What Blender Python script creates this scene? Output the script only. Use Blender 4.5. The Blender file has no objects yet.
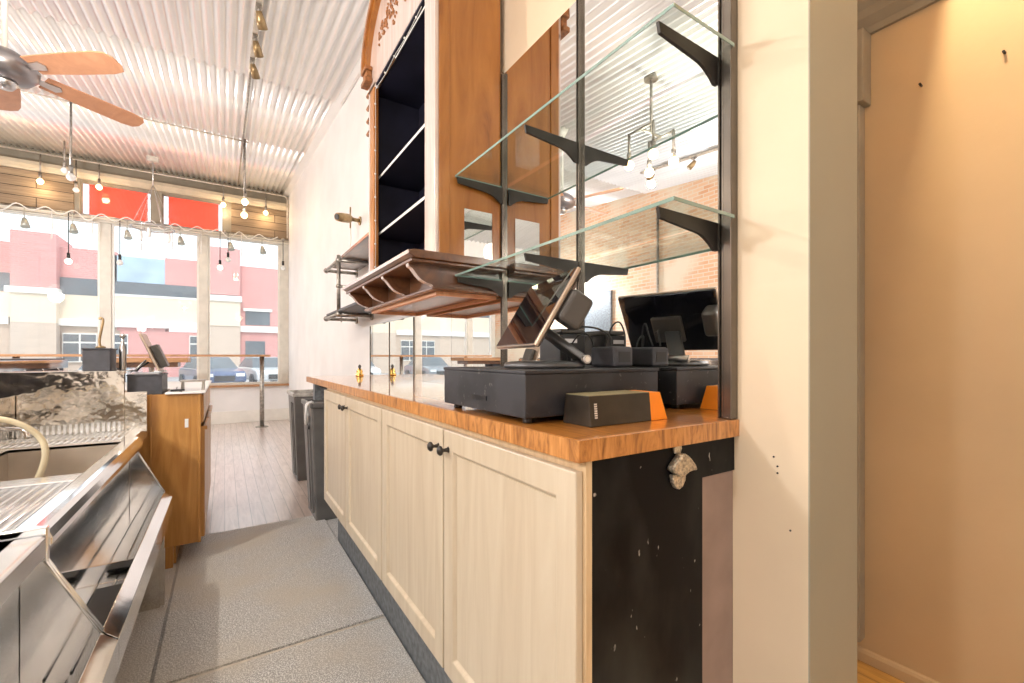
import bpy, math, random
from mathutils import Vector, Matrix
random.seed(7)
PI = math.pi
SC = bpy.context.scene
COL = SC.collection

# ------------------------------------------------------------------ camera
YAW = math.radians(32.9)
cam_d = bpy.data.cameras.new('camera')
cam = bpy.data.objects.new('camera', cam_d)
COL.objects.link(cam)
cam.location = (0, 0, 1.21)
cam.rotation_euler = (PI / 2, 0, -YAW)
cam_d.sensor_width = 36
cam_d.lens = 444 / 1024 * 36
cam_d.shift_y = 15.5 / 1024
cam_d.clip_start = 0.02
cam_d.clip_end = 300
SC.camera = cam
# ------------------------------------------------------------------ world, sun, exposure
w = bpy.data.worlds.new('sky')
SC.world = w
w.use_nodes = True
bg = w.node_tree.nodes['Background']
bg.inputs[0].default_value = (0.88, 0.95, 1.0, 1)
bg.inputs[1].default_value = 1.9
sun_d = bpy.data.lights.new('sun', 'SUN')
sun_d.energy = 1.35
sun_d.angle = math.radians(2)
sun_d.color = (1.0, 0.95, 0.88)
sun = bpy.data.objects.new('sun', sun_d)
COL.objects.link(sun)
sun.rotation_euler = (math.radians(52), 0, math.radians(-12))
SC.view_settings.view_transform = 'Standard'
SC.view_settings.look = 'None'
SC.view_settings.exposure = 0.0
SC.view_settings.gamma = 1.0
SC.view_settings.use_curve_mapping = False


def lamp(name, loc, power, col=(1, 0.9, 0.78), r=0.06, kind='POINT', size=1.0, sizey=1.0, rot=(0, 0, 0)):
    d = bpy.data.lights.new(name, kind)
    d.energy = power
    d.color = col
    if kind == 'AREA':
        d.shape = 'RECTANGLE'
        d.size = size
        d.size_y = sizey
    else:
        d.shadow_soft_size = r
    o = bpy.data.objects.new(name, d)
    COL.objects.link(o)
    o.location = loc
    o.rotation_euler = rot
    return o


# ------------------------------------------------------------------ materials
def _new(name):
    m = bpy.data.materials.new(name)
    m.use_nodes = True
    nt = m.node_tree
    return m, nt, nt.nodes['Principled BSDF']


def _pos(nt, scale=(1, 1, 1), swz=None):
    g = nt.nodes.new('ShaderNodeNewGeometry')
    if swz:
        sp = nt.nodes.new('ShaderNodeSeparateXYZ')
        cb = nt.nodes.new('ShaderNodeCombineXYZ')
        nt.links.new(g.outputs['Position'], sp.inputs[0])
        for i, a in enumerate(swz):
            if a in 'XYZ':
                nt.links.new(sp.outputs[a], cb.inputs[i])
        src = cb.outputs[0]
    else:
        src = g.outputs['Position']
    mp = nt.nodes.new('ShaderNodeMapping')
    mp.inputs['Scale'].default_value = scale
    nt.links.new(src, mp.inputs[0])
    return mp.outputs[0]


def _ramp(nt, fac, stops):
    r = nt.nodes.new('ShaderNodeValToRGB')
    cr = r.color_ramp
    while len(cr.elements) < len(stops):
        cr.elements.new(0.5)
    for e, (p, c) in zip(cr.elements, stops):
        e.position = p
        e.color = (*c, 1)
    nt.links.new(fac, r.inputs[0])
    return r.outputs[0]


def mat(name, c, rough=0.5, metal=0.0, var=0.06, vs=8.0, bump=0.0, bs=60.0, coat=0.0, coatr=0.1, emit=None, es=1.0,
        spec=0.5, stretch=(1, 1, 1), rvar=0.0):
    m, nt, b = _new(name)
    p = _pos(nt, stretch)
    n = nt.nodes.new('ShaderNodeTexNoise')
    n.inputs['Scale'].default_value = vs
    n.inputs['Detail'].default_value = 4
    nt.links.new(p, n.inputs['Vector'])
    lo = tuple(max(0, x * (1 - var * 1.6)) for x in c)
    hi = tuple(min(1, x * (1 + var * 1.6)) for x in c)
    nt.links.new(_ramp(nt, n.outputs['Fac'], [(0.3, lo), (0.7, hi)]), b.inputs['Base Color'])
    b.inputs['Roughness'].default_value = rough
    b.inputs['Metallic'].default_value = metal
    b.inputs['Specular IOR Level'].default_value = spec
    b.inputs['Coat Weight'].default_value = coat
    b.inputs['Coat Roughness'].default_value = coatr
    if rvar:
        mr = nt.nodes.new('ShaderNodeMapRange')
        mr.inputs['To Min'].default_value = max(0, rough - rvar)
        mr.inputs['To Max'].default_value = rough + rvar
        nt.links.new(n.outputs['Fac'], mr.inputs['Value'])
        nt.links.new(mr.outputs[0], b.inputs['Roughness'])
    if bump:
        n2 = nt.nodes.new('ShaderNodeTexNoise')
        n2.inputs['Scale'].default_value = bs
        n2.inputs['Detail'].default_value = 3
        nt.links.new(p, n2.inputs['Vector'])
        bp = nt.nodes.new('ShaderNodeBump')
        bp.inputs['Strength'].default_value = bump
        bp.inputs['Distance'].default_value = 0.01
        nt.links.new(n2.outputs['Fac'], bp.inputs['Height'])
        nt.links.new(bp.outputs[0], b.inputs['Normal'])
    if emit:
        b.inputs['Emission Color'].default_value = (*emit, 1)
        b.inputs['Emission Strength'].default_value = es
    return m


def wood(name, stops, stretch, rough=0.4, coat=0.0, coatr=0.1, bump=0.05, dist=2.0, spec=0.5, ns=1.0):
    m, nt, b = _new(name)
    p = _pos(nt, stretch)
    n = nt.nodes.new('ShaderNodeTexNoise')
    n.inputs['Scale'].default_value = ns
    n.inputs['Detail'].default_value = 6
    n.inputs['Roughness'].default_value = 0.62
    n.inputs['Distortion'].default_value = dist
    nt.links.new(p, n.inputs['Vector'])
    nt.links.new(_ramp(nt, n.outputs['Fac'], stops), b.inputs['Base Color'])
    b.inputs['Roughness'].default_value = rough
    b.inputs['Coat Weight'].default_value = coat
    b.inputs['Coat Roughness'].default_value = coatr
    b.inputs['Specular IOR Level'].default_value = spec
    bp = nt.nodes.new('ShaderNodeBump')
    bp.inputs['Strength'].default_value = bump
    bp.inputs['Distance'].default_value = 0.003
    nt.links.new(n.outputs['Fac'], bp.inputs['Height'])
    nt.links.new(bp.outputs[0], b.inputs['Normal'])
    return m


def bricks(name, c1, c2, mortar, swz, scale, bw, bh, ms, offset=0.5, rough=0.8, coat=0.0, coatr=0.1, grain=None,
           bump=0.3, patch=None):
    m, nt, b = _new(name)
    p = _pos(nt, (1, 1, 1), swz)
    t = nt.nodes.new('ShaderNodeTexBrick')
    t.offset = offset
    t.inputs['Color1'].default_value = (*c1, 1)
    t.inputs['Color2'].default_value = (*c2, 1)
    t.inputs['Mortar'].default_value = (*mortar, 1)
    t.inputs['Scale'].default_value = scale
    t.inputs['Brick Width'].default_value = bw
    t.inputs['Row Height'].default_value = bh
    t.inputs['Mortar Size'].default_value = ms
    t.inputs['Mortar Smooth'].default_value = 0.3
    nt.links.new(p, t.inputs['Vector'])
    col = t.outputs['Color']
    if grain:
        mp = nt.nodes.new('ShaderNodeMapping')
        mp.inputs['Scale'].default_value = grain
        nt.links.new(p, mp.inputs[0])
        n = nt.nodes.new('ShaderNodeTexNoise')
        n.inputs['Scale'].default_value = 1.0
        n.inputs['Detail'].default_value = 6
        n.inputs['Distortion'].default_value = 1.2
        nt.links.new(mp.outputs[0], n.inputs['Vector'])
        mx = nt.nodes.new('ShaderNodeMix')
        mx.data_type = 'RGBA'
        mx.blend_type = 'MULTIPLY'
        mx.inputs[0].default_value = 1.0
        nt.links.new(col, mx.inputs[6])
        nt.links.new(_ramp(nt, n.outputs['Fac'], [(0.25, (0.62, 0.58, 0.55)), (0.65, (1, 1, 1))]), mx.inputs[7])
        col = mx.outputs[2]
    if patch:
        n3 = nt.nodes.new('ShaderNodeTexNoise')
        n3.inputs['Scale'].default_value = patch[1]
        n3.inputs['Detail'].default_value = 5
        nt.links.new(p, n3.inputs['Vector'])
        mx = nt.nodes.new('ShaderNodeMix')
        mx.data_type = 'RGBA'
        rr = _ramp(nt, n3.outputs['Fac'], [(0.45, (0, 0, 0)), (0.62, (1, 1, 1))])
        nt.links.new(rr, mx.inputs[0])
        nt.links.new(col, mx.inputs[6])
        mx.inputs[7].default_value = (*patch[0], 1)
        col = mx.outputs[2]
    nt.links.new(col, b.inputs['Base Color'])
    b.inputs['Roughness'].default_value = rough
    b.inputs['Coat Weight'].default_value = coat
    b.inputs['Coat Roughness'].default_value = coatr
    bp = nt.nodes.new('ShaderNodeBump')
    bp.invert = True
    bp.inputs['Strength'].default_value = bump
    bp.inputs['Distance'].default_value = 0.004
    nt.links.new(t.outputs['Fac'], bp.inputs['Height'])
    nt.links.new(bp.outputs[0], b.inputs['Normal'])
    return m


def glass(name, tint=(0.96, 0.99, 0.98), ior=1.45, haze=None):
    m = bpy.data.materials.new(name)
    m.use_nodes = True
    nt = m.node_tree
    nt.nodes.remove(nt.nodes['Principled BSDF'])
    out = nt.nodes['Material Output']
    tr = nt.nodes.new('ShaderNodeBsdfTransparent')
    tr.inputs[0].default_value = (*tint, 1)
    gl = nt.nodes.new('ShaderNodeBsdfGlossy')
    gl.inputs['Roughness'].default_value = 0.0
    lw = nt.nodes.new('ShaderNodeLayerWeight')
    lw.inputs[0].default_value = 0.5
    pw = nt.nodes.new('ShaderNodeMath')
    pw.operation = 'POWER'
    pw.inputs[1].default_value = 4.0
    nt.links.new(lw.outputs['Facing'], pw.inputs[0])
    fr = nt.nodes.new('ShaderNodeMath')
    fr.operation = 'MULTIPLY_ADD'
    fr.inputs[1].default_value = 0.55
    fr.inputs[2].default_value = 0.03
    nt.links.new(pw.outputs[0], fr.inputs[0])
    mx = nt.nodes.new('ShaderNodeMixShader')
    nt.links.new(fr.outputs[0], mx.inputs[0])
    nt.links.new(tr.outputs[0], mx.inputs[1])
    nt.links.new(gl.outputs[0], mx.inputs[2])
    last = mx.outputs[0]
    if haze:
        df = nt.nodes.new('ShaderNodeBsdfTranslucent')
        df.inputs[0].default_value = (1, 1, 1, 1)
        m2 = nt.nodes.new('ShaderNodeMixShader')
        m2.inputs[0].default_value = haze
        nt.links.new(last, m2.inputs[1])
        nt.links.new(df.outputs[0], m2.inputs[2])
        last = m2.outputs[0]
    nt.links.new(last, out.inputs[0])
    return m


M = {}
M['plaster'] = mat('wall_paint', (0.83, 0.82, 0.82), 0.6, var=0.03, vs=2.5, bump=0.05, bs=40)
M['endshade'] = mat('wall_end_shade', (0.33, 0.31, 0.24), 0.5, var=0.04, vs=2.0)  # darker tone paints in the shade on the wall's end face
M['cream'] = mat('cream_paint', (0.72, 0.59, 0.43), 0.5, var=0.04, vs=2.0, bump=0.05, bs=30)
M['hall'] = mat('hall_paint', (0.52, 0.38, 0.23), 0.55, var=0.05, vs=1.8, bump=0.08, bs=25)
M['trimw'] = mat('white_trim', (0.80, 0.78, 0.73), 0.4, var=0.03)
M['gtrim'] = mat('greige_trim', (0.30, 0.265, 0.205), 0.45, var=0.06)
M['moulding'] = mat('tan_moulding', (0.55, 0.48, 0.36), 0.5, var=0.06)
M['frame'] = mat('window_frame_paint', (0.66, 0.63, 0.56), 0.45, var=0.05)
M['pickled'] = wood('pickled_oak', [(0.25, (0.51, 0.41, 0.29)), (0.5, (0.60, 0.50, 0.37)), (0.75, (0.66, 0.57, 0.44))],
                    (16, 16, 1.4), rough=0.38, coat=0.15, coatr=0.25, dist=1.0)
M['pickled_edge'] = wood('pickled_oak_rail', [(0.3, (0.64, 0.54, 0.41)), (0.7, (0.80, 0.72, 0.60))], (26, 3, 26), rough=0.38,
                         coat=0.15, coatr=0.25, dist=1.0)
M['tanstile'] = wood('tan_oak', [(0.3, (0.60, 0.42, 0.24)), (0.7, (0.76, 0.58, 0.36))], (26, 26, 2.2), rough=0.4)
M['butcher'] = bricks('butcher_block', (0.82, 0.33, 0.06), (0.66, 0.24, 0.04), (0.40, 0.14, 0.02), 'YX0', 1.0, 0.42, 0.045, 0.0012,
                      rough=0.3, coat=1.0, coatr=0.06, grain=(4, 60, 1), bump=0.1)
M['butcher'].node_tree.nodes['Principled BSDF'].inputs['Coat IOR'].default_value = 1.8
M['butcher_end'] = wood('butcher_block_edge', [(0.32, (0.22, 0.08, 0.022)), (0.5, (0.52, 0.22, 0.060)), (0.7, (0.68, 0.33, 0.11))],
                        (26, 26, 5), rough=0.35, coat=0.3, coatr=0.1, dist=3.0)
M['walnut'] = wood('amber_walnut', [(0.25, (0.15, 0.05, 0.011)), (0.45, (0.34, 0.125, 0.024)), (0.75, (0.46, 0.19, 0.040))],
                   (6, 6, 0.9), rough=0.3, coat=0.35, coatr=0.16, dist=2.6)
M['walnut_glare'] = wood('walnut_with_glare', [(0.3, (0.58, 0.46, 0.42)), (0.7, (0.74, 0.64, 0.60))], (14, 14, 1.4), rough=0.22,
                         coat=1.0, coatr=0.22, dist=1.5, spec=0.9)  # pale base paints varnish glare into the brown walnut
M['darkwalnut'] = wood('dark_walnut', [(0.3, (0.07, 0.025, 0.012)), (0.7, (0.20, 0.085, 0.035))], (12, 3, 12), rough=0.3,
                       coat=0.8, coatr=0.2, dist=1.5)
M['carved'] = mat('carved_walnut', (0.28, 0.11, 0.035), 0.4, var=0.25, vs=60)
M['salmon'] = wood('salmon_wood', [(0.3, (0.55, 0.25, 0.12)), (0.7, (0.72, 0.40, 0.22))], (12, 2, 12), rough=0.5)
M['navy'] = mat('navy_lining', (0.018, 0.018, 0.038), 0.55, var=0.2, vs=5)
M['black'] = mat('black_plastic', (0.012, 0.012, 0.014), 0.38, var=0.1, vs=20)
M['blackmetal'] = mat('black_steel', (0.035, 0.03, 0.026), 0.42, metal=0.3, var=0.15, vs=12)
M['std'] = mat('bronze_standard', (0.16, 0.14, 0.12), 0.25, metal=0.8, var=0.15)
M['gunmetal'] = mat('gunmetal', (0.12, 0.12, 0.125), 0.35, metal=0.7, var=0.1)
M['darkgrey'] = mat('dark_grey_box', (0.055, 0.055, 0.065), 0.5, var=0.12, vs=30)
M['midgrey'] = mat('bin_plastic', (0.13, 0.125, 0.12), 0.4, var=0.08, vs=10)
M['binlid'] = mat('bin_liner', (0.42, 0.40, 0.37), 0.35, var=0.2, vs=25, bump=0.4, bs=60)
M['bag'] = mat('white_bag', (0.72, 0.71, 0.70), 0.35, var=0.1, vs=30)
M['kick'] = mat('grey_vinyl_base', (0.15, 0.165, 0.18), 0.5, var=0.25, vs=35, bump=0.1)
M['pewter'] = mat('pewter', (0.30, 0.28, 0.29), 0.3, metal=0.9, var=0.05)
M['chrome'] = mat('chrome', (0.85, 0.85, 0.86), 0.08, metal=1.0, var=0.02)
M['nickel'] = mat('brushed_nickel', (0.55, 0.55, 0.56), 0.28, metal=1.0, var=0.06)
M['pipe'] = mat('galvanised_pipe', (0.36, 0.34, 0.31), 0.35, metal=0.85, var=0.2, vs=25)
M['wpipe'] = mat('painted_conduit', (0.62, 0.57, 0.50), 0.4, metal=0.3, var=0.12, vs=20)
M['brasspipe'] = mat('aged_brass', (0.36, 0.26, 0.14), 0.35, metal=0.8, var=0.2, vs=20)
M['steel'] = mat('stainless_steel', (0.84, 0.85, 0.87), 0.09, metal=1.0, var=0.05, vs=3.0, bump=0.08, bs=5, rvar=0.03)
M['steelw'] = mat('worn_stainless_steel', (0.70, 0.66, 0.60), 0.10, metal=1.0, var=0.15, vs=6.0, bump=0.9, bs=7, rvar=0.05)
M['steeltop'] = mat('brushed_stainless_steel', (0.86, 0.87, 0.88), 0.24, metal=1.0, var=0.05, vs=3.0)
M['basinsteel'] = mat('basin_steel', (0.72, 0.64, 0.55), 0.34, metal=0.8, var=0.12, vs=3.0)
M['hose'] = mat('vinyl_hose', (0.72, 0.62, 0.42), 0.25, var=0.08, coat=0.3)
M['orange'] = mat('orange_card', (0.95, 0.28, 0.01), 0.4, var=0.03)
M['card'] = mat('black_card', (0.030, 0.024, 0.018), 0.33, var=0.3, vs=14)
M['cardtop'] = mat('olive_card', (0.30, 0.25, 0.13), 0.4, var=0.1)
M['paper'] = mat('white_label', (0.62, 0.60, 0.56), 0.6, var=0.3, vs=260, stretch=(1, 0.05, 1))
M['yellow'] = mat('yellow_sticker', (0.85, 0.60, 0.05), 0.5)
M['screen'] = mat('dark_screen_glass', (0.006, 0.006, 0.010), 0.03, var=0.1, coat=1.0, coatr=0.02, spec=0.9)
M['silver'] = mat('bronze_silver_plastic', (0.48, 0.38, 0.30), 0.3, metal=0.7, var=0.05)
M['taupe'] = mat('taupe_plastic', (0.075, 0.068, 0.062), 0.36, var=0.05)
M['blade'] = wood('maple_blade', [(0.3, (0.52, 0.25, 0.14)), (0.7, (0.64, 0.33, 0.19))], (6, 6, 6), rough=0.4)
M['mauve'] = mat('bare_mauve_board', (0.30, 0.21, 0.175), 0.65, var=0.08, vs=9)
M['white'] = mat('white_laminate', (0.82, 0.82, 0.82), 0.3, var=0.02)
M['honey'] = wood('honey_oak', [(0.3, (0.40, 0.17, 0.035)), (0.7, (0.56, 0.28, 0.075))], (14, 14, 1.2), rough=0.4, coat=0.2)
M['railwood'] = wood('rail_wood', [(0.3, (0.36, 0.18, 0.08)), (0.7, (0.55, 0.30, 0.15))], (3, 20, 20), rough=0.35)
M['mirror'] = mat('mirror_silver', (0.90, 0.91, 0.90), 0.0, metal=1.0, var=0.0)
M['glass'] = glass('window_glass', (0.97, 0.98, 0.98), haze=0.05)
M['shelfglass'] = glass('shelf_glass', (0.93, 0.97, 0.95), 1.5)
M['glassedge'] = mat('green_glass_edge', (0.22, 0.34, 0.30), 0.1, var=0.1, coat=1.0)
M['bulb'] = mat('lit_bulb', (1, 0.9, 0.7), 0.3, emit=(1.0, 0.70, 0.30), es=4.5)
M['bulbw'] = mat('lit_white_bulb', (1, 0.95, 0.9), 0.3, emit=(1.0, 0.90, 0.74), es=2.2)
M['bulboff'] = mat('clear_bulb', (0.85, 0.86, 0.85), 0.1, coat=1.0)
M['cord'] = mat('black_cord', (0.02, 0.02, 0.02), 0.5)
M['wcord'] = mat('white_cord', (0.78, 0.76, 0.72), 0.5)
M['green'] = mat('aged_green_metal', (0.46, 0.47, 0.42), 0.4, metal=0.4, var=0.15)
M['brass'] = mat('brass', (0.75, 0.50, 0.16), 0.25, metal=1.0, var=0.2, vs=50)
M['opener'] = mat('cast_nickel', (0.62, 0.56, 0.46), 0.3, metal=0.9, var=0.3, vs=180, bump=0.5, bs=200)
M['brick'] = bricks('old_brick', (0.70, 0.38, 0.22), (0.80, 0.54, 0.36), (0.74, 0.64, 0.52), 'YZ0', 1.0, 0.17, 0.056, 0.007,
                    rough=0.85, patch=((0.76, 0.66, 0.52), 1.1))
M['planks'] = bricks('reclaimed_planks', (0.40, 0.30, 0.20), (0.24, 0.17, 0.11), (0.05, 0.035, 0.025), 'XZ0', 1.0, 1.6, 0.145, 0.006,
                     grain=(2.5, 45, 1), rough=0.8)
M['floor'] = bricks('pale_floorboards', (0.74, 0.62, 0.56), (0.66, 0.54, 0.49), (0.30, 0.24, 0.20), 'YX0', 1.0, 1.7, 0.085, 0.003,
                    grain=(3, 30, 1), rough=0.3, coat=1.0, coatr=0.28, bump=0.1)
M['floor'].node_tree.nodes['Principled BSDF'].inputs['Coat IOR'].default_value = 1.8
M['hallfloor'] = bricks('honey_floorboards', (0.72, 0.42, 0.13), (0.64, 0.36, 0.10), (0.3, 0.15, 0.04), 'YX0', 1.0, 0.9, 0.085, 0.002,
                        grain=(3, 30, 1), rough=0.4)
M['tile'] = mat('grey_quarry_floor', (0.24, 0.23, 0.22), 0.7, var=0.15, vs=40)
M['red'] = None


def speckle_mat(name, base, spots, scale, thr, rough=0.6, stretch=(1, 1, 1), metal=0.0, extra=None):
    m, nt, b = _new(name)
    p = _pos(nt, stretch)
    n = nt.nodes.new('ShaderNodeTexNoise')
    n.inputs['Scale'].default_value = scale
    n.inputs['Detail'].default_value = 2
    nt.links.new(p, n.inputs['Vector'])
    fac = _ramp(nt, n.outputs['Fac'], [(thr, base), (min(1, thr + 0.05), spots)])
    if extra:
        n2 = nt.nodes.new('ShaderNodeTexNoise')
        n2.inputs['Scale'].default_value = extra[1]
        n2.inputs['Detail'].default_value = 4
        nt.links.new(p, n2.inputs['Vector'])
        mx = nt.nodes.new('ShaderNodeMix')
        mx.data_type = 'RGBA'
        nt.links.new(_ramp(nt, n2.outputs['Fac'], [(extra[2], (0, 0, 0)), (extra[3], (1, 1, 1))]), mx.inputs[0])
        nt.links.new(fac, mx.inputs[6])
        mx.inputs[7].default_value = (*extra[0], 1)
        fac = mx.outputs[2]
    nt.links.new(fac, b.inputs['Base Color'])
    b.inputs['Roughness'].default_value = rough
    b.inputs['Metallic'].default_value = metal
    return m


M['mat'] = speckle_mat('rubber_mat', (0.38, 0.38, 0.39), (0.80, 0.80, 0.80), 190, 0.50, 0.75,
                       extra=((0.58, 0.53, 0.46), 2.3, 0.42, 0.75))
M['blackpaint'] = speckle_mat('scuffed_black_paint', (0.005, 0.005, 0.006), (0.55, 0.5, 0.45), 60, 0.715, 0.4,
                              extra=((0.040, 0.042, 0.038), 6, 0.45, 0.8), stretch=(1, 1, 0.5))
M['blackpaint'].node_tree.nodes['Principled BSDF'].inputs['Specular IOR Level'].default_value = 0.12
M['drawer'] = speckle_mat('scuffed_drawer_black', (0.012, 0.012, 0.015), (0.11, 0.105, 0.10), 75, 0.65, 0.5,
                          extra=((0.03, 0.03, 0.036), 6, 0.4, 0.55))


def corrugated_mat():
    m, nt, b = _new('galvanised_sheet')
    p = _pos(nt, (3.0, 0.35, 1.0))
    n = nt.nodes.new('ShaderNodeTexNoise')
    n.inputs['Scale'].default_value = 2.2
    n.inputs['Detail'].default_value = 6
    nt.links.new(p, n.inputs['Vector'])
    nt.links.new(_ramp(nt, n.outputs['Fac'], [(0.3, (0.86, 0.86, 0.86)), (0.7, (0.96, 0.96, 0.96))]), b.inputs['Base Color'])
    b.inputs['Metallic'].default_value = 0.5
    mr = nt.nodes.new('ShaderNodeMapRange')
    mr.inputs['To Min'].default_value = 0.30
    mr.inputs['To Max'].default_value = 0.38
    nt.links.new(n.outputs['Fac'], mr.inputs['Value'])
    nt.links.new(mr.outputs[0], b.inputs['Roughness'])
    return m


M['corr'] = corrugated_mat()


def red_mat():
    m = bpy.data.materials.new('red_sign_sheet')
    m.use_nodes = True
    nt = m.node_tree
    nt.nodes.remove(nt.nodes['Principled BSDF'])
    out = nt.nodes['Material Output']
    a = nt.nodes.new('ShaderNodeBsdfTranslucent')
    a.inputs[0].default_value = (0.95, 0.05, 0.025, 1)
    d = nt.nodes.new('ShaderNodeBsdfDiffuse')
    d.inputs[0].default_value = (0.9, 0.06, 0.03, 1)
    e = nt.nodes.new('ShaderNodeEmission')      # glow added for daylight coming through the red sheet
    e.inputs[0].default_value = (1.0, 0.15, 0.07, 1)
    e.inputs[1].default_value = 0.65
    mx = nt.nodes.new('ShaderNodeMixShader')
    nt.links.new(a.outputs[0], mx.inputs[1])
    nt.links.new(d.outputs[0], mx.inputs[2])
    ad = nt.nodes.new('ShaderNodeAddShader')
    nt.links.new(mx.outputs[0], ad.inputs[0])
    nt.links.new(e.outputs[0], ad.inputs[1])
    nt.links.new(ad.outputs[0], out.inputs[0])
    return m


M['red'] = red_mat()

# ------------------------------------------------------------------ mesh helpers
WORLD = {}


class MB:
    def __init__(self, mtx=None):
        self.v, self.f, self.s, self.m = [], [], [], mtx

    def add(self, vs, fs, smooth=False):
        o = len(self.v)
        for p in vs:
            p = Vector(p)
            self.v.append(self.m @ p if self.m else p)
        for f in fs:
            self.f.append([o + i for i in f])
            self.s.append(smooth)
        return self

    def box(self, x0, x1, y0, y1, z0, z1):
        vs = [(x, y, z) for x in (x0, x1) for y in (y0, y1) for z in (z0, z1)]
        return self.add(vs, [(0, 1, 3, 2), (4, 6, 7, 5), (0, 4, 5, 1), (2, 3, 7, 6), (0, 2, 6, 4), (1, 5, 7, 3)])

    def hexa(self, lo, hi):
        """two quads (lo, hi) joined"""
        n = len(lo)
        vs = list(lo) + list(hi)
        fs = [tuple(range(n))[::-1], tuple(range(n, 2 * n))] + [(i, (i + 1) % n, n + (i + 1) % n, n + i) for i in range(n)]
        return self.add(vs, fs)

    def prism(self, poly, axis, a0, a1):
        def P(a, u, v):
            return {'x': (a, u, v), 'y': (u, a, v), 'z': (u, v, a)}[axis]
        return self.hexa([P(a0, u, v) for u, v in poly], [P(a1, u, v) for u, v in poly])

    def tube(self, pts, r, n=10, caps=True, smooth=True):
        pts = [Vector(p) for p in pts]
        rs = r if isinstance(r, (list, tuple)) else [r] * len(pts)
        rings = []
        t0 = (pts[1] - pts[0]).normalized()
        up = Vector((0, 0, 1)) if abs(t0.z) < 0.9 else Vector((1, 0, 0))
        nrm = t0.cross(up).normalized()
        vs = []
        for i, p in enumerate(pts):
            if i == 0:
                t = pts[1] - pts[0]
            elif i == len(pts) - 1:
                t = pts[-1] - pts[-2]
            else:
                t = (pts[i + 1] - p).normalized() + (p - pts[i - 1]).normalized()
            t.normalize()
            nrm = (nrm - t * nrm.dot(t)).normalized()
            b = t.cross(nrm)
            for k in range(n):
                a = 2 * PI * k / n
                vs.append(p + (nrm * math.cos(a) + b * math.sin(a)) * rs[i])
        fs = []
        for i in range(len(pts) - 1):
            for k in range(n):
                fs.append((i * n + k, i * n + (k + 1) % n, (i + 1) * n + (k + 1) % n, (i + 1) * n + k))
        self.add(vs, fs, smooth)
        if caps:
            o = len(self.v) - len(vs)
            self.f.append([o + k for k in range(n)][::-1])
            self.s.append(False)
            self.f.append([o + (len(pts) - 1) * n + k for k in range(n)])
            self.s.append(False)
        return self

    def lathe(self, prof, c=(0, 0, 0), n=20, smooth=True, sx=1.0, sy=1.0):
        vs, fs = [], []
        for r, z in prof:
            for k in range(n):
                a = 2 * PI * k / n
                vs.append((c[0] + r * math.cos(a) * sx, c[1] + r * math.sin(a) * sy, c[2] + z))
        for i in range(len(prof) - 1):
            for k in range(n):
                fs.append((i * n + k, i * n + (k + 1) % n, (i + 1) * n + (k + 1) % n, (i + 1) * n + k))
        fs.append(tuple(range(n))[::-1])
        fs.append(tuple((len(prof) - 1) * n + k for k in range(n)))
        return self.add(vs, fs, smooth)

    def ball(self, c, r, n=14, m=9, sq=(1, 1, 1)):
        prof = [(max(1e-4, math.sin(PI * i / m)) * 1.0, -math.cos(PI * i / m)) for i in range(m + 1)]
        vs, fs = [], []
        for a, z in prof:
            for k in range(n):
                t = 2 * PI * k / n
                vs.append((c[0] + r * sq[0] * a * math.cos(t), c[1] + r * sq[1] * a * math.sin(t), c[2] + r * sq[2] * z))
        for i in range(m):
            for k in range(n):
                fs.append((i * n + k, i * n + (k + 1) % n, (i + 1) * n + (k + 1) % n, (i + 1) * n + k))
        return self.add(vs, fs, True)

    def build(self, name, m, parent=None, bevel=0.0, seg=2):
        org = WORLD.get(parent.name, Vector()) if parent else None
        if parent is None:
            xs = [p.x for p in self.v]
            ys = [p.y for p in self.v]
            zs = [p.z for p in self.v]
            base = Vector(((min(xs) + max(xs)) / 2, (min(ys) + max(ys)) / 2, min(zs)))
        else:
            base = org
        me = bpy.data.meshes.new(name)
        me.from_pydata([tuple(p - base) for p in self.v], [], self.f)
        me.polygons.foreach_set('use_smooth', self.s)
        me.validate()
        import bmesh
        bm = bmesh.new()
        bm.from_mesh(me)
        bmesh.ops.recalc_face_normals(bm, faces=bm.faces)
        bm.to_mesh(me)
        bm.free()
        o = bpy.data.objects.new(name, me)
        COL.objects.link(o)
        me.materials.append(m if not isinstance(m, str) else M[m])
        if parent is None:
            o.location = base
            WORLD[o.name] = base
        else:
            o.parent = parent
            WORLD[o.name] = base
        if bevel:
            md = o.modifiers.new('bevel', 'BEVEL')
            md.width = bevel
            md.segments = seg
            md.limit_method = 'ANGLE'
            md.angle_limit = math.radians(40)
        return o


def tag(o, label=None, cat=None, group=None, kind=None):
    if label:
        o['label'] = label
    if cat:
        o['category'] = cat
    if group:
        o['group'] = group
    if kind:
        o['kind'] = kind
    return o


def thing(name, label, cat, loc, group=None, kind=None):
    o = bpy.data.objects.new(name, None)
    o.empty_display_size = 0.05
    COL.objects.link(o)
    o.location = loc
    WORLD[o.name] = Vector(loc)
    return tag(o, label, cat, group, kind)


def copy_tree(root, loc, label):
    def cp(o, parent):
        c = o.copy()
        COL.objects.link(c)
        c.parent = parent
        for ch in list(o.children):
            cp(ch, c)
        return c
    c = cp(root, None)
    c.location = loc
    c['label'] = label
    WORLD[c.name] = Vector(loc)
    return c


def struct(name, mb, m, label, cat, **k):
    return tag(mb.build(name, m, **k), label, cat, kind='structure')


def CZ(y):
    return 3.39 + 0.1 * y


XR = 1.04        # mirror wall plane
YW = 9.60        # window wall
XL = -3.65       # brick wall

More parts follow.
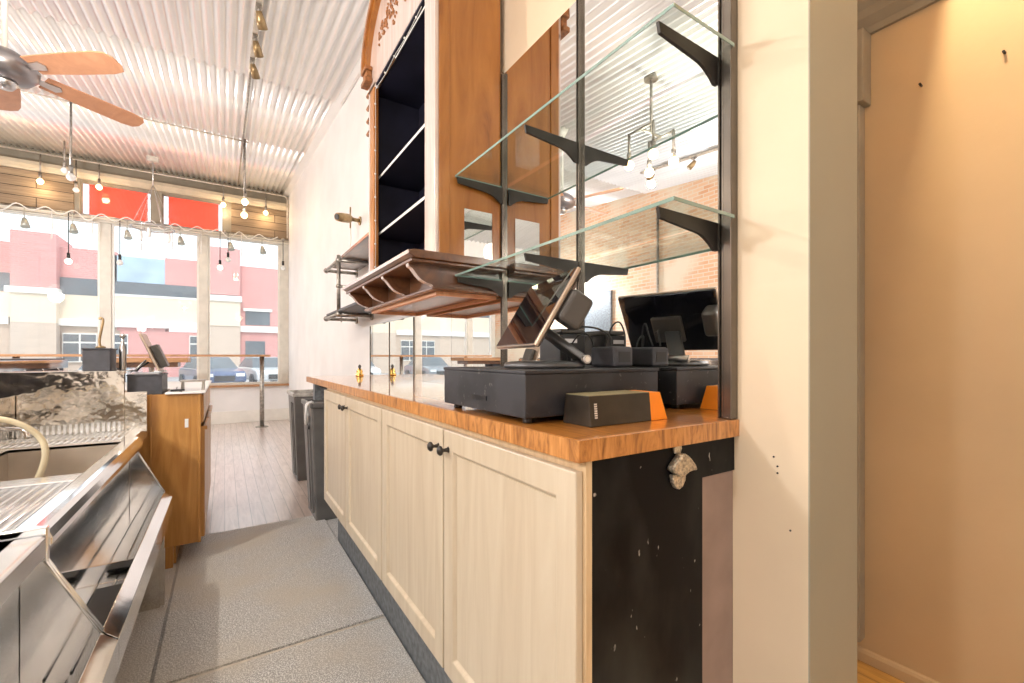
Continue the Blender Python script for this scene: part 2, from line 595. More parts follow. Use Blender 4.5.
# ------------------------------------------------------------------ shell
struct('floor', MB().box(XL, XR, 3.66, YW + 0.02, -0.1, 0), 'floor', 'pale worn floorboards running towards the shop windows', 'floor')
struct('floor', MB().box(XL, XR + 0.05, -3.0, 3.66, -0.1, 0), 'mat', 'grey floor of the bar aisle under the rubber mats', 'floor')
struct('floor', MB().box(XR + 0.05, 2.2, -3.0, 0.8, -0.1, 0), 'hallfloor', 'honey coloured floorboards in the side hall at far right', 'floor')
struct('wall_right', MB().box(XR, XR + 0.24, 0.4495, 2.40, 0, 4.7), 'cream', 'cream yellow near end of the wall that carries the mirrors', 'wall')
struct('wall_right_far', MB().box(XR, XR + 0.24, 2.40, YW + 0.2, 0, 4.7), 'plaster', 'cool white wall from the hutch to the shop windows', 'wall')
struct('trim_wall_end', MB().box(XR, XR + 0.24, 0.4465, 0.4495, 0, 3.0), 'endshade', 'end face of the mirror wall, its shade painted in grey green', 'wall end')
struct('wall_left', MB().box(XL - 0.2, XL, -3.0, YW + 0.2, 0, 4.7), 'brick', 'old exposed brick wall seen in the mirrors', 'wall')
struct('wall_back', MB().box(XL - 0.2, 2.4, -3.2, -3.0, 0, 4.7), 'plaster', 'plain pale wall behind the camera', 'wall')
struct('wall_hall', MB().box(2.14, 2.34, -3.0, 0.95, 0, 3.2), 'hall', 'warm beige side hall wall at the far right', 'wall')
struct('wall_hall_end', MB().box(XR + 0.24, 2.14, 0.76, 0.95, 0, 3.2), 'hall', 'short end wall of the side hall behind the mirror wall', 'wall')
struct('wall_header', MB().box(XR, XR + 0.24, -3.0, 0.4465, 3.0, 4.3), 'cream', 'wall above the opening to the side hall', 'wall')
for (y_, z_) in ((0.52, 0.985), (0.512, 0.965), (0.512, 0.95), (0.485, 0.83)):
    tag(MB().tube([(XR - .0015, y_, z_), (XR + .001, y_, z_)], 0.0022, 8).build('screw_hole', 'black'), {0.985: 'topmost tiny dark hole in the cream wall beside the counter', 0.965: 'tiny dark hole, middle of three in the cream wall', 0.95: 'tiny dark hole, lowest of three in the cream wall', 0.83: 'lone tiny dark hole low on the cream wall'}[z_], 'hole', 'screw holes in the cream wall')
struct('ceiling_hall', MB().box(XR, 2.34, -3.0, 0.95, 3.2, 3.3), 'hall', 'flat ceiling of the side hall', 'ceiling')
mb = MB().prism([(0.448, 2.80), (0.76, 2.80), (0.76, 3.2), (0.448, 3.2)], 'x', XR + 0.24, 2.14)  # block added above the view to cast the slanted hall shadow
struct('trim_hall_occluder', mb, 'hall', 'unseen added soffit under the side hall ceiling', 'occluder')


def sheet(y0, y1, off, x0=XL, x1=XR + 0.01):
    wl, amp = 0.076, 0.017
    n = int((x1 - x0) / wl * 8)
    vs, fs = [], []
    ys = [y0, y1]
    for j, y in enumerate(ys):
        for i in range(n + 1):
            x = x0 + (x1 - x0) * i / n
            vs.append((x, y, CZ(y) + off + amp * math.cos(2 * PI * x / wl)))
    for j, y in enumerate(ys):
        for i in range(n + 1):
            x = x0 + (x1 - x0) * i / n
            vs.append((x, y, CZ(y) + off + 0.003 + amp * math.cos(2 * PI * x / wl)))
    k = n + 1
    for i in range(n):
        fs.append((i, i + 1, k + i + 1, k + i))
        fs.append((2 * k + i, 3 * k + i, 3 * k + i + 1, 2 * k + i + 1))
        fs.append((i, 2 * k + i, 2 * k + i + 1, i + 1))
        fs.append((k + i, k + i + 1, 3 * k + i + 1, 3 * k + i))
    m = MB()
    m.add(vs, fs, True)
    return m


struct('ceiling', sheet(-3.0, 4.86, -0.02), 'corr', 'corrugated metal ceiling sheets nearest the camera', 'ceiling')
struct('ceiling', sheet(4.80, 6.82, 0.0), 'corr', 'corrugated metal ceiling sheets in the middle run', 'ceiling')
struct('ceiling', sheet(6.76, YW, 0.018), 'corr', 'corrugated metal ceiling sheets next to the window wall', 'ceiling')
mb = MB().hexa([(XL - .2, -3.2, 3.2), (XR + 1.3, -3.2, 3.2), (XR + 1.3, YW + .3, CZ(YW + .3) + .05), (XL - .2, YW + .3, CZ(YW + .3) + .05)],
               [(XL - .2, -3.2, 3.5), (XR + 1.3, -3.2, 3.5), (XR + 1.3, YW + .3, CZ(YW + .3) + .3), (XL - .2, YW + .3, CZ(YW + .3) + .3)])
struct('ceiling_roof', mb, 'plaster', 'roof deck above the corrugated ceiling', 'roof')
mb = MB().hexa([(0.97, -3, CZ(-3) - .03), (XR, -3, CZ(-3) - .03), (XR, YW, CZ(YW) - .03), (0.97, YW, CZ(YW) - .03)],
               [(0.97, -3, CZ(-3) - .018), (XR, -3, CZ(-3) - .018), (XR, YW, CZ(YW) - .018), (0.97, YW, CZ(YW) - .018)])
mb.box(XR - 0.012, XR, 0.45, YW, 3.2, 3.2)
struct('trim_1', MB().hexa([(XR - .10, 0.5, CZ(.5) - .028), (XR, .5, CZ(.5) - .028), (XR, YW, CZ(YW) - .028), (XR - .10, YW, CZ(YW) - .028)],
                           [(XR - .10, 0.5, CZ(.5) - .022), (XR, .5, CZ(.5) - .022), (XR, YW, CZ(YW) - .022), (XR - .10, YW, CZ(YW) - .022)]),
       'corr', 'flat metal flashing where the ceiling meets the white wall', 'trim')

# window wall ----------------------------------------------------------------
wx = [(-3.55, -3.0), (-2.86, -1.69), (-1.55, -0.386), (-0.25, 0.89)]
SZ, TZ = 0.70, 3.40
mb = MB().box(XL, XR, YW, YW + 0.2, 0, SZ - 0.04)
struct('wall_window', mb, 'plaster', 'white knee wall under the shop windows', 'wall')
mb = MB()
edges = [XL] + [a for p in wx for a in p] + [XR]
for i in range(0, len(edges), 2):
    mb.box(edges[i], edges[i + 1], YW, YW + 0.12, SZ - 0.04, TZ)
struct('trim_2', mb, 'frame', 'pale mullions dividing the shop windows', 'mullion', bevel=0.008)
# header with transom openings
tx = [(-1.92, -1.035), (-0.90, -0.02)]
mb = MB()
mb.box(XL, tx[0][0], YW, YW + 0.14, TZ, 4.0)
mb.box(tx[0][1], tx[1][0], YW, YW + 0.14, TZ, 4.0)
mb.box(tx[1][1], XR, YW, YW + 0.14, TZ, 4.0)
mb.box(XL, XR, YW, YW + 0.14, 4.0, 4.6)
struct('wall_window_header', mb, 'gtrim', 'grey brown header wall above the shop windows', 'wall')
struct('trim_3', MB().box(XL, -1.99, YW - 0.03, YW, TZ + 0.05, 4.02), 'planks', 'reclaimed plank cladding left of the red sign panels', 'cladding', bevel=0.003)
struct('trim_4', MB().box(0.10, XR, YW - 0.03, YW, TZ + 0.05, 4.02), 'planks', 'reclaimed plank cladding right of the red sign panels', 'cladding', bevel=0.003)
mb = MB().prism([(YW, 4.03), (YW - .04, 4.03), (YW - .06, 4.06), (YW - .10, 4.10), (YW - .10, 4.15), (YW, 4.15)], 'x', XL, XR)
struct('trim_5', mb, 'moulding', 'cream moulding along the top of the window wall', 'moulding')
struct('trim_6', MB().box(XL, XR, YW - 0.06, YW, TZ - 0.03, TZ + 0.05), 'frame', 'pale rail along the head of the shop windows', 'rail', bevel=0.01)
struct('trim_7', MB().box(XL, XR, YW - 0.09, YW, SZ - 0.04, SZ), 'railwood', 'thin wooden sill along the shop windows', 'sill', bevel=0.004)
struct('baseboard_window', MB().box(XL, XR, YW - 0.02, YW, 0, 0.22), 'trimw', 'white baseboard under the shop windows', 'baseboard', bevel=0.004)
struct('baseboard_right', MB().box(XR - 0.015, XR, 4.2, YW - 0.02, 0, 0.18), 'trimw', 'white baseboard at the far end of the right wall', 'baseboard', bevel=0.004)
wl = ['narrow shop window at far left by the brick wall', 'leftmost wide shop window seen above the sinks', 'middle shop window behind the leaning tablet', 'right shop window beside the white wall']
for i, (a, b) in enumerate(wx):
    t = thing('window_%d' % (i + 1), wl[i], 'window', ((a + b) / 2, YW + 0.06, SZ), kind='structure')
    f = MB()
    for (x0, x1, z0, z1) in ((a, a + .03, SZ, TZ), (b - .03, b, SZ, TZ), (a + .03, b - .03, SZ, SZ + .04), (a + .03, b - .03, TZ - .04, TZ)):
        f.box(x0, x1, YW + 0.03, YW + 0.08, z0, z1)
    f.build('window_frame', 'trimw', t)
    MB().box(a + .03, b - .03, YW + 0.05, YW + 0.056, SZ + .04, TZ - .04).build('pane', 'glass', t)
for i, (a, b) in enumerate(tx):
    t = thing('window_%d' % (i + 5), ['left transom window over the red sign board', 'right transom window over the red sign board'][i], 'window', ((a + b) / 2, YW + 0.06, TZ), kind='structure')
    f = MB()
    for (x0, x1, z0, z1) in ((a, a + .02, TZ, 4.0), (b - .02, b, TZ, 4.0), (a + .02, b - .02, TZ, TZ + .02), (a + .02, b - .02, 3.98, 4.0)):
        f.box(x0, x1, YW + 0.03, YW + 0.08, z0, z1)
    f.build('window_frame', 'gtrim', t)
    MB().box(a + .02, b - .02, YW + 0.05, YW + 0.056, TZ + .02, 3.98).build('pane', 'glass', t)
    s = MB().box(a + 0.075, b - 0.075, YW + 0.16, YW + 0.20, TZ + 0.01, 4.1).build('sign_board', 'red')
    tag(s, ['bright red sign board outside the left transom window', 'bright red sign board outside the right transom window'][i], 'sign', 'red sign boards over the windows')

# right side: hall trims -------------------------------------------------------
mb = MB().prism([(2.14, 0), (2.14, 0.05), (2.131, 0.046), (2.126, 0.035), (2.126, 0.0)], 'y', -3.0, 0.76)
struct('baseboard_hall', mb, 'hall', 'low baseboard along the side hall wall', 'baseboard')
mb = MB().prism([(2.14, 2.48), (2.125, 2.48), (2.115, 2.50), (2.09, 2.53), (2.085, 2.56), (2.06, 2.60), (2.14, 2.60)], 'y', -3.0, 0.76)
struct('trim_8', mb, 'gtrim', 'crown moulding high on the side hall wall', 'moulding')
mb = MB().box(2.06, 2.139, 0.70, 0.76, 2.20, 2.48).box(2.085, 2.139, 0.72, 0.76, 0.09, 2.20)
struct('trim_9', mb, 'gtrim', 'door casing in the corner of the side hall', 'casing', bevel=0.004)
mb = MB().tube([(2.139, 0.550, 2.201), (2.112, 0.548, 2.199)], 0.004, 8)
tag(mb.build('wall_screw', 'blackmetal'), 'small dark screw sticking out of the beige hall wall', 'screw')
mb = MB().tube([(2.139, 0.343, 2.203), (2.118, 0.343, 2.201)], 0.004, 8)
tag(mb.build('wall_screw', 'blackmetal'), 'tiny screw near the top right of the beige hall wall', 'screw')

# ------------------------------------------------------------------ floor mats
mb = MB().prism([(-0.235, 0), (0.627, 0), (0.620, .011), (-0.22, .011)], 'y', 2.065, 3.64)
tag(mb.build('rubber_mat', 'mat'), 'grey speckled rubber mat farther from the camera, by the floorboards', 'mat', 'rubber floor mats')
mb = MB().prism([(-0.235, 0), (0.627, 0), (0.620, .011), (-0.22, .011)], 'y', -0.6, 2.035)
tag(mb.build('rubber_mat', 'mat'), 'grey speckled rubber mat nearest the camera', 'mat', 'rubber floor mats')
mb = MB().prism([(2.036, 0), (2.064, 0), (2.058, 0.006), (2.042, 0.006)], 'x', -0.235, 0.62)
tag(mb.build('metal_strip', 'wpipe'), 'thin worn strip in the seam between the two rubber mats', 'strip')

# ------------------------------------------------------------------ counter run
ct = thing('countertop', 'long orange butcher block countertop under the mirrors', 'countertop', (0.785, 2.175, 1.02))
MB().box(0.536, XR, 0.606, 3.744, 1.021, 1.06).build('slab', 'butcher', ct, bevel=0.002)
e = MB().prism([(XR, 0.60), (0.53, 0.60), (0.53, 3.75), (XR, 3.75), (XR, 3.744), (0.536, 3.744), (0.536, 0.606), (XR, 0.606)], 'z', 1.02, 1.0595)
e.build('edge_band', 'butcher_end', ct)


def cabinet(y0, y1, doors, label, near):
    t = thing('base_cabinet', label, 'cabinet', (0.8, (y0 + y1) / 2, 0), 'base cabinets under the countertop')
    MB().box(0.575, XR - .002, y0, y1, 0.289, 1.02).build('body', 'pickled', t)
    ff = MB()
    ff.box(0.560, 0.575, y0, y1, 0.998, 1.02)
    ff.box(0.560, 0.575, y0, y1, 0.289, 0.305)
    ys = [y0] + [v for d in doors for v in d] + [y1]
    for i in range(0, len(ys), 2):
        ff.box(0.560, 0.575, ys[i], max(ys[i + 1], ys[i] + .004), 0.305, 0.998)
    ff.build('face_frame', 'tanstile', t)
    MB().box(0.628, XR - .002, y0, y1, 0.0, 0.289).build('kick_plate', 'kick', t)
    for k, (a, b) in enumerate(doors):
        fw = 0.058
        z0, z1 = 0.289, 0.998

        def rq(x, i):
            return [(x, a + i, z0 + i), (x, b - i, z0 + i), (x, b - i, z1 - i), (x, a + i, z1 - i)]
        vs = rq(.558, 0) + rq(.540, 0) + rq(.540, fw) + rq(.5525, fw + .007)
        fs = [(0, 1, 2, 3), (12, 13, 14, 15)]
        for o_ in (0, 4, 8):
            for i in range(4):
                j = (i + 1) % 4
                fs.append((o_ + i, o_ + j, o_ + 4 + j, o_ + 4 + i))
        dd = MB().add(vs, fs).build('door', 'pickled', t, bevel=0.003)
        MB().prism([(a + fw + .010, z0 + fw + .010), (b - fw - .010, z0 + fw + .010), (b - fw - .010, z1 - fw - .010), (a + fw + .010, z1 - fw - .010)], 'x', .5500, .5523).build('panel', 'pickled', dd)
        ky = a + 0.03 if k == 0 else b - 0.03
        kz = 0.943
        rot = Matrix.Translation((0.540, ky, kz)) @ Matrix.Rotation(-PI / 2, 4, 'Y')
        kb = MB(rot).lathe([(0.009, 0), (0.006, 0.004), (0.0045, 0.013), (0.006, 0.018), (0.0135, 0.022), (0.0145, 0.027), (0.010, 0.032), (0.002, 0.034)], n=16)
        kb.build('knob', 'blackmetal', dd)
    if near:
        ep = MB().box(0.573, 0.911, 0.612, 0.64, 0, 1.02).box(0.911, XR - .001, 0.612, 0.64, 0.936, 1.02)
        tag(ep.build('end_panel', 'blackpaint', t), 'scuffed black painted end panel')
        pp = MB().prism([(0.911, 0), (XR - .001, 0), (XR - .001, 0.945), (1.0, 0.94), (0.97, 0.937), (0.93, 0.938), (0.911, 0.936)], 'y', 0.616, 0.64)
        tag(pp.build('bare_board', 'mauve', t), 'unpainted mauve board beside the black panel')
        MB().box(0.5585, 0.573, 0.612, 0.64, 0.0, 1.02).build('corner_stile', 'tanstile', t)
    return t


cabinet(0.64, 1.817, [(1.213, 1.813), (0.620, 1.203)], 'base cabinet nearest the camera, pickled oak doors and black end panel', True)
cabinet(1.818, 3.085, [(2.465, 3.078), (1.826, 2.455)], 'base cabinet farther along the counter, next to the grey bin', False)
mb = MB().box(0.56, 1.03, 3.56, 3.63, 0.89, 1.02)
tag(mb.build('support_bracket', 'kick'), 'short grey board bracing the far end of the countertop', 'bracket')

# bottle opener on the black panel
bo = thing('bottle_opener', 'cast metal bottle opener screwed to the black end panel', 'bottle opener', (0.818, 0.612, 0.93))
ms = Matrix.Translation((0.818, 0.612, 0.970)) @ Matrix.Scale(0.93, 4)
MB(ms).prism([(-.012, .06), (.012, .06), (.014, .045), (.010, .035), (-.010, .035), (-.014, .045)], 'y', -0.006, 0).build('neck', 'opener', bo, bevel=0.002)
p = [(-.040, .004), (-.030, .016), (-.014, .028), (-.004, .036), (.008, .036), (.020, .030), (.034, .018), (.046, .006), (.052, -.008), (.040, -.006),
     (.022, -.008), (.006, -.014), (-.010, -.014), (-.024, -.006)]
MB(ms).prism(p, 'y', -0.022, -0.002).build('hood', 'opener', bo, bevel=0.004)
p = [(-.028, -.010), (.022, -.012), (.020, -.028), (.010, -.042), (-.002, -.047), (-.014, -.042), (-.024, -.028)]
MB(ms).prism(p, 'y', -0.012, 0).build('lip', 'opener', bo, bevel=0.003)

# ------------------------------------------------------------------ mirrors, standards, glass shelves
sy = [0.635, 1.16, 1.66, 2.20, 2.77, 3.28, 3.80]
nostd = {3}
ml = ['mirror panel nearest the camera, over the small black box', 'second mirror panel from the camera, behind the touch screen',
      'mirror panel behind the near end of the hutch', 'mirror panel behind the far half of the hutch',
      'narrow low mirror panel just past the hutch', 'farthest mirror panel at the end of the counter']
for i in range(6):
    z1 = 2.456 if i < 2 else 1.475
    o = MB().box(XR - 0.008, XR, sy[i] + .001, sy[i + 1] - .001, 1.0605, z1).build('mirror', 'mirror')
    tag(o, ml[i], 'mirror', 'wall mirrors above the counter')
sl = ['black shelf standard at the near edge of the mirrors', 'black shelf standard running up behind the touch screen',
      'black shelf standard against the side of the hutch', 'black shelf standard under the middle of the hutch',
      'black standard between the low mirrors under the pipe shelf', 'thin black standard two from the end of the low mirrors', 'black standard at the far end of the low mirrors']
for i, y in enumerate(sy):
    if i in nostd:
        continue
    z1 = 2.60 if i < 2 else (2.456 if i == 2 else 1.47)
    m_ = MB()
    if i > 3:
        tag(MB().box(XR - .012, XR - .0085, y - .004, y + .004, 1.0605, z1).build('shelf_standard', 'std'), sl[i], 'shelf standard', 'shelf standards on the mirrors')
        continue
    m_.box(XR - 0.022, XR - 0.0085, y - .007, y - .003, 1.0605, z1)
    m_.box(XR - 0.022, XR - 0.0085, y + .003, y + .007, 1.0605, z1)
    m_.box(XR - 0.012, XR - 0.0085, y - .004, y + .004, 1.0605, z1)
    tag(m_.build('shelf_standard', 'std'), sl[i], 'shelf standard', 'shelf standards on the mirrors')
tag(MB().box(XR - 0.03, XR - .001, 0.603, 0.624, 1.061, 2.75).build('edge_strip', 'std', bevel=0.002), 'black vertical strip framing the near edge of the mirrors', 'trim')

zsh = [1.947, 1.540]
for j, z in enumerate(zsh):
    y0, y1 = 0.598, 1.655 if j == 0 else 1.655
    t = thing('glass_shelf', ['upper clear glass shelf in front of the mirrors', 'lower clear glass shelf in front of the mirrors'][j], 'glass shelf', (0.9, 1.13, z), 'glass shelves on the mirrors')
    MB().box(0.7935, XR - .024, y0 + .0015, y1 - .0015, z, z + 0.008).build('glass_panel', 'shelfglass', t)
    MB().box(0.792, 0.7935, y0, y1, z, z + 0.008).box(0.7935, XR - .024, y0, y0 + .0015, z, z + 0.008).box(0.7935, XR - .024, y1 - .0015, y1, z, z + .008).build('glass_edge', 'glassedge', t)
bl = [['upper bracket at the near end of the glass shelves', 'upper bracket midway along the glass shelf', 'upper bracket touching the hutch side'],
      ['lower bracket at the near end of the glass shelves', 'lower bracket midway, above the touch screen', 'lower bracket touching the hutch side']]
for j, z in enumerate(zsh):
    for k in range(3):
        y = [0.645, 1.16, 1.648][k]
        h = 0.0
        prof = [(0.797, z - .001), (XR - .023, z - .001), (XR - .023, z - .070), (XR - .036, z - .070)]
        for q in range(1, 8):
            a = q / 8
            prof.append((XR - .036 - a * 0.075, z - .070 + 0.034 * (math.sin(a * PI / 2)) ** 0.9))
        prof += [(0.803, z - .024)]
        o = MB().prism(prof, 'y', y - .004, y + .004).build('shelf_bracket', 'blackmetal')
        tag(o, bl[j][k], 'shelf bracket', 'black brackets under the glass shelves')

# ------------------------------------------------------------------ hutch
HY0, HY1, HX = 1.665, 2.64, 0.726
hu = thing('hutch', 'tall antique walnut hutch with arched top hung over the counter', 'hutch', (0.88, 2.15, 1.465))
m_ = MB().box(HX, XR - .024, HY0, HY0 + .025, 1.62, 3.0)
sp = m_.build('side_panel', 'walnut', hu)
MB().box(HX - .002, HX + .045, HY0 - .006, HY0, 1.62, 3.0).build('corner_post', 'walnut', sp, bevel=0.002)
MB().box(HX, XR - .024, HY1 - .025, HY1, 1.62, 3.0).build('side_panel', 'walnut', hu)
mi = MB().box(0.838, 0.972, HY0 - .004, HY0 - .0003, 1.605 + .012, 1.83).build('side_mirror', 'mirror', hu)
tag(mi, 'small square mirror set in the hutch side')
MB().box(XR - .036, XR - .024, HY0 + .025, HY1 - .025, 1.62, 3.0).build('back_panel', 'navy', hu)
ln = MB().box(HX + .012, XR - .036, HY0 + .0255, HY0 + .031, 1.625, 2.74).box(HX + .012, XR - .036, HY1 - .031, HY1 - .0255, 1.625, 2.74)
ln.box(HX + .012, XR - .036, HY0 + .031, HY1 - .031, 2.735, 2.745)
ln.build('lining', 'navy', hu)
MB().box(HX - .018, HX, HY0, 1.775, 1.62, 2.76).build('front_stile', 'walnut_glare', hu, bevel=0.003)
MB().box(HX - .018, HX, 2.50, HY1, 1.62, 2.76).build('front_stile', 'walnut_glare', hu, bevel=0.003)
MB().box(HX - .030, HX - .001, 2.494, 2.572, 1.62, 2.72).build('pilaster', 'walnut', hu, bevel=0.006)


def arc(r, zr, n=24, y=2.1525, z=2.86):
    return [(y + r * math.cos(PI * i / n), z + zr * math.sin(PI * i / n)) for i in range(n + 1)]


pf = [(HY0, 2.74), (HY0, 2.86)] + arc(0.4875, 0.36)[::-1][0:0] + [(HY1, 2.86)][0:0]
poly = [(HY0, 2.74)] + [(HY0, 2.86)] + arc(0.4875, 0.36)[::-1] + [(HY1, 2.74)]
MB().box(HX - .017, HX, 1.776, 2.494, 2.730, 2.7399).build('underside_dark_strip', 'navy', hu)  # dark strip added to darken the pediment's underside
MB().prism(poly, 'x', HX - .018, HX).build('arched_pediment', 'walnut_glare', hu)
outer, inner = arc(0.51, 0.385), arc(0.455, 0.325)
m_ = MB()
n = len(outer)
for (xa, xb, o_, i_) in ((HX - .045, HX - .018, outer, inner), (HX - .060, HX - .045, arc(0.505, .38), arc(0.475, .348))):
    vs = [(xa, y, z) for y, z in o_] + [(xa, y, z) for y, z in i_] + [(xb, y, z) for y, z in o_] + [(xb, y, z) for y, z in i_]
    fs = []
    for i in range(n - 1):
        fs += [(i, i + 1, n + i + 1, n + i), (2 * n + i, 3 * n + i, 3 * n + i + 1, 2 * n + i + 1), (i, 2 * n + i, 2 * n + i + 1, i + 1), (n + i, n + i + 1, 3 * n + i + 1, 3 * n + i)]
    fs += [(0, n, 3 * n, 2 * n), (n - 1, 3 * n - 1, 4 * n - 1, 2 * n - 1)]
    m_.add(vs, fs)
m_.build('arch_moulding', 'walnut', hu)
for y in (HY0 + .03, HY1 - .035):
    c_ = MB().box(HX - .060, HX - .018, y - .05, y + .05, 2.845, 2.865).box(HX - .05, HX - .018, y - .04, y + .04, 2.80, 2.843).box(HX - .060, HX - .018, y - .05, y + .05, 2.775, 2.80)
    c_.build('capital', 'carved', hu, bevel=0.004)
m_ = MB()
for k in range(4):
    z = 2.50 + k * .075
    m_.tube([(HX + .02, HY1 + .002, z), (HX + .02, HY1 + .035 - .004 * k, z)], 0.022, 10)
    m_.tube([(HX - .01, HY1 + .002, z + .03), (HX - .01, HY1 + .045, z + .03)], 0.012, 8)
m_.build('carved_bracket', 'carved', hu)
m_ = MB()
for k in range(150):
    side = random.random()
    yy = 2.152 + (0.28 * (side * 2 - 1))
    zc = 2.80 + 0.30 * math.sqrt(max(0, 1 - ((yy - 2.152) / 0.36) ** 2)) * 0.5
    zz = zc + random.uniform(-.5, .5) * 0.16 * (1 - abs(side * 2 - 1) * .6) + 0.03 * math.sin(yy * 40)
    a = random.random() * PI
    L = random.uniform(.008, .017)
    m_.m = Matrix.Translation((HX - .018, yy, zz + .02)) @ Matrix.Rotation(a, 4, 'X')
    m_.ball((0, 0, 0), 1, 8, 6, (0.009, 0.005, L))
m_.build('carved_leaves', 'carved', hu)
for z in (1.905, 2.225):
    MB().box(HX + .014, XR - .037, HY0 + .032, HY1 - .032, z, z + .014).build('shelf', 'navy', hu).name
    shf = [o for o in hu.children if o.name.startswith('shelf')][-1]
    MB().box(HX + .0125, HX + .0138, HY0 + .032, HY1 - .032, z, z + .014).build('edge_trim', 'white', shf)
led = MB()
led.prism([(0.576, 1.600), (0.576, 1.612), (0.60, 1.618), (XR - .026, 1.618), (XR - .026, 1.586), (0.60, 1.586)], 'y', 1.60, 2.70)
led.box(0.590, XR - .03, 1.612, 2.688, 1.574, 1.586)
led.build('ledge', 'darkwalnut', hu, bevel=0.003)
MB().box(0.5735, 0.576, 1.60, 2.70, 1.598, 1.612).build('ledge_glare', 'walnut_glare', hu)  # pale strip paints the glare along the ledge front
MB().box(0.722, XR - .03, HY0, HY1, 1.492, 1.574).build('lower_box', 'darkwalnut', hu)
for y in (1.672, 2.0, 2.325, 2.628):
    prof = [(0.722, 1.574), (0.598, 1.574), (0.600, 1.563), (0.612, 1.556), (0.622, 1.545), (0.634, 1.530), (0.650, 1.515), (0.672, 1.504), (0.694, 1.499), (0.702, 1.492), (0.722, 1.492)]
    dv = MB().prism(prof, 'y', y - .012, y + .012).build('scroll_divider', 'darkwalnut', hu)
    fe = MB()  # pale strip painting the glare on the divider's front edge
    q_ = prof[1:-1]
    for a_, b_ in zip(q_, q_[1:]):
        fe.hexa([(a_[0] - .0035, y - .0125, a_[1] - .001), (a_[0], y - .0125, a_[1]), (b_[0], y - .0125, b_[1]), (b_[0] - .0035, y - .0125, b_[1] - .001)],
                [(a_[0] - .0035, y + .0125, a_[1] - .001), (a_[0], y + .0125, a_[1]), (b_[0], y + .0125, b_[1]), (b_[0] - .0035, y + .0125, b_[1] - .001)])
    tag(fe.build('glare_edge', 'walnut_glare', dv), 'front edge painted pale as varnish glare')
MB().box(0.690, XR - .03, 1.645, 2.665, 1.478, 1.492).build('bottom_board', 'darkwalnut', hu, bevel=0.004)
u = MB()
for (x0, x1, y0, y1) in ((0.72, 0.74, 1.68, 2.62), (0.985, 1.005, 1.68, 2.62), (0.74, 0.985, 1.68, 1.70), (0.74, 0.985, 2.60, 2.62)):
    u.box(x0, x1, y0, y1, 1.462, 1.478)
tag(u.build('under_frame', 'salmon', hu), 'salmon coloured wooden frame under the hutch')

# string of fairy lights inside the hutch
fl = thing('string_light', 'thin fairy light string with tiny pearls around the hutch opening', 'string light', (0.715, 2.49, 1.63))
pts = [(HX - .021, 1.80, 2.705), (HX - .021, 1.98, 2.69), (HX - .021, 2.15, 2.70), (HX - .021, 2.30, 2.688), (HX - .021, 2.475, 2.70)]
pts2 = [(HX - .021, 2.49, 2.70), (HX - .021, 2.486, 2.45), (HX - .021, 2.492, 2.2), (HX - .021, 2.486, 1.95), (HX - .021, 2.490, 1.63)]
MB().tube(pts + pts2, 0.0014, 5).build('wire', 'wcord', fl)
for i in range(13):
    if i < 5:
        c = (HX - .022, 1.86 + .15 * i, 2.697)
    else:
        c = (HX - .022, 2.489, 2.62 - (i - 5) * 0.13)
    MB().ball(c, 0.0055, 8, 6).build('pearl_bulb', 'bulboff', fl)

# pipe shelf past the hutch --------------------------------------------------
ps = thing('pipe_shelf', 'galvanised pipe shelf unit with two dark boards beyond the hutch', 'shelf', (0.9, 3.6, 1.53))
R = 0.015
g = MB().tube([(0.77, 3.76, 1.535), (0.77, 3.76, 2.03)], R, 12)
for z in (1.555, 1.99):
    g.tube([(0.77, 3.76, z), (0.77, 4.28, z)], R, 12)
    g.tube([(0.77, 4.28, z), (XR - .002, 4.28, z)], R, 12)
    g.tube([(0.77, 3.76, z), (XR - .002, 3.76, z)], R, 12)
    for (x, y) in ((0.77, 4.28), (0.77, 3.76)):
        g.ball((x, y, z), 0.024, 12, 8)
    for y in (3.76, 4.28):
        g.tube([(XR - .014, y, z), (XR - .001, y, z)], 0.036, 16)
g.ball((0.77, 3.76, 1.78), 0.022, 12, 8)
g.tube([(0.77, 3.76, 1.78), (XR - .002, 3.76, 1.78)], R * .8, 12)
g.tube([(0.90, 4.28, 1.53), (0.90, 4.28, 1.58)], 0.007, 8)
g.build('pipe_frame', 'pipe', ps)
b_ = MB().box(0.79, XR - .002, 2.72, 4.22, 2.006, 2.03).build('board', 'darkwalnut', ps, bevel=0.003)
b_ = MB().box(0.76, XR - .03, 2.78, 4.22, 1.571, 1.592).build('board', 'darkgrey', ps, bevel=0.003)

sc_ = thing('wall_spotlight', 'small brass spotlight on the white wall above the pipe shelf', 'spotlight', (0.95, 4.15, 2.42))
MB().tube([(XR - .012, 4.15, 2.45), (XR - .001, 4.15, 2.45)], 0.04, 16).build('wall_plate', 'brasspipe', sc_)
MB().tube([(XR - .012, 4.15, 2.45), (0.95, 4.15, 2.455)], 0.018, 12).tube([(0.95, 4.15, 2.37), (0.95, 4.15, 2.56)], 0.007, 8).build('arm', 'brasspipe', sc_)
hd = MB().tube([(0.96, 4.15, 2.455), (0.93, 4.13, 2.45), (0.87, 4.10, 2.44), (0.82, 4.07, 2.43)], [.024, .040, .040, .034], 14).build('lamp_head', 'brasspipe', sc_)
MB().tube([(0.822, 4.071, 2.4305), (0.816, 4.068, 2.4295)], 0.026, 12).build('lens', 'black', hd)
MB().tube([(0.95, 4.15, 2.38), (0.955, 4.15, 2.28), (0.945, 4.14, 2.15), (0.955, 4.14, 2.034)], 0.005, 8).build('cord', 'wcord', sc_)

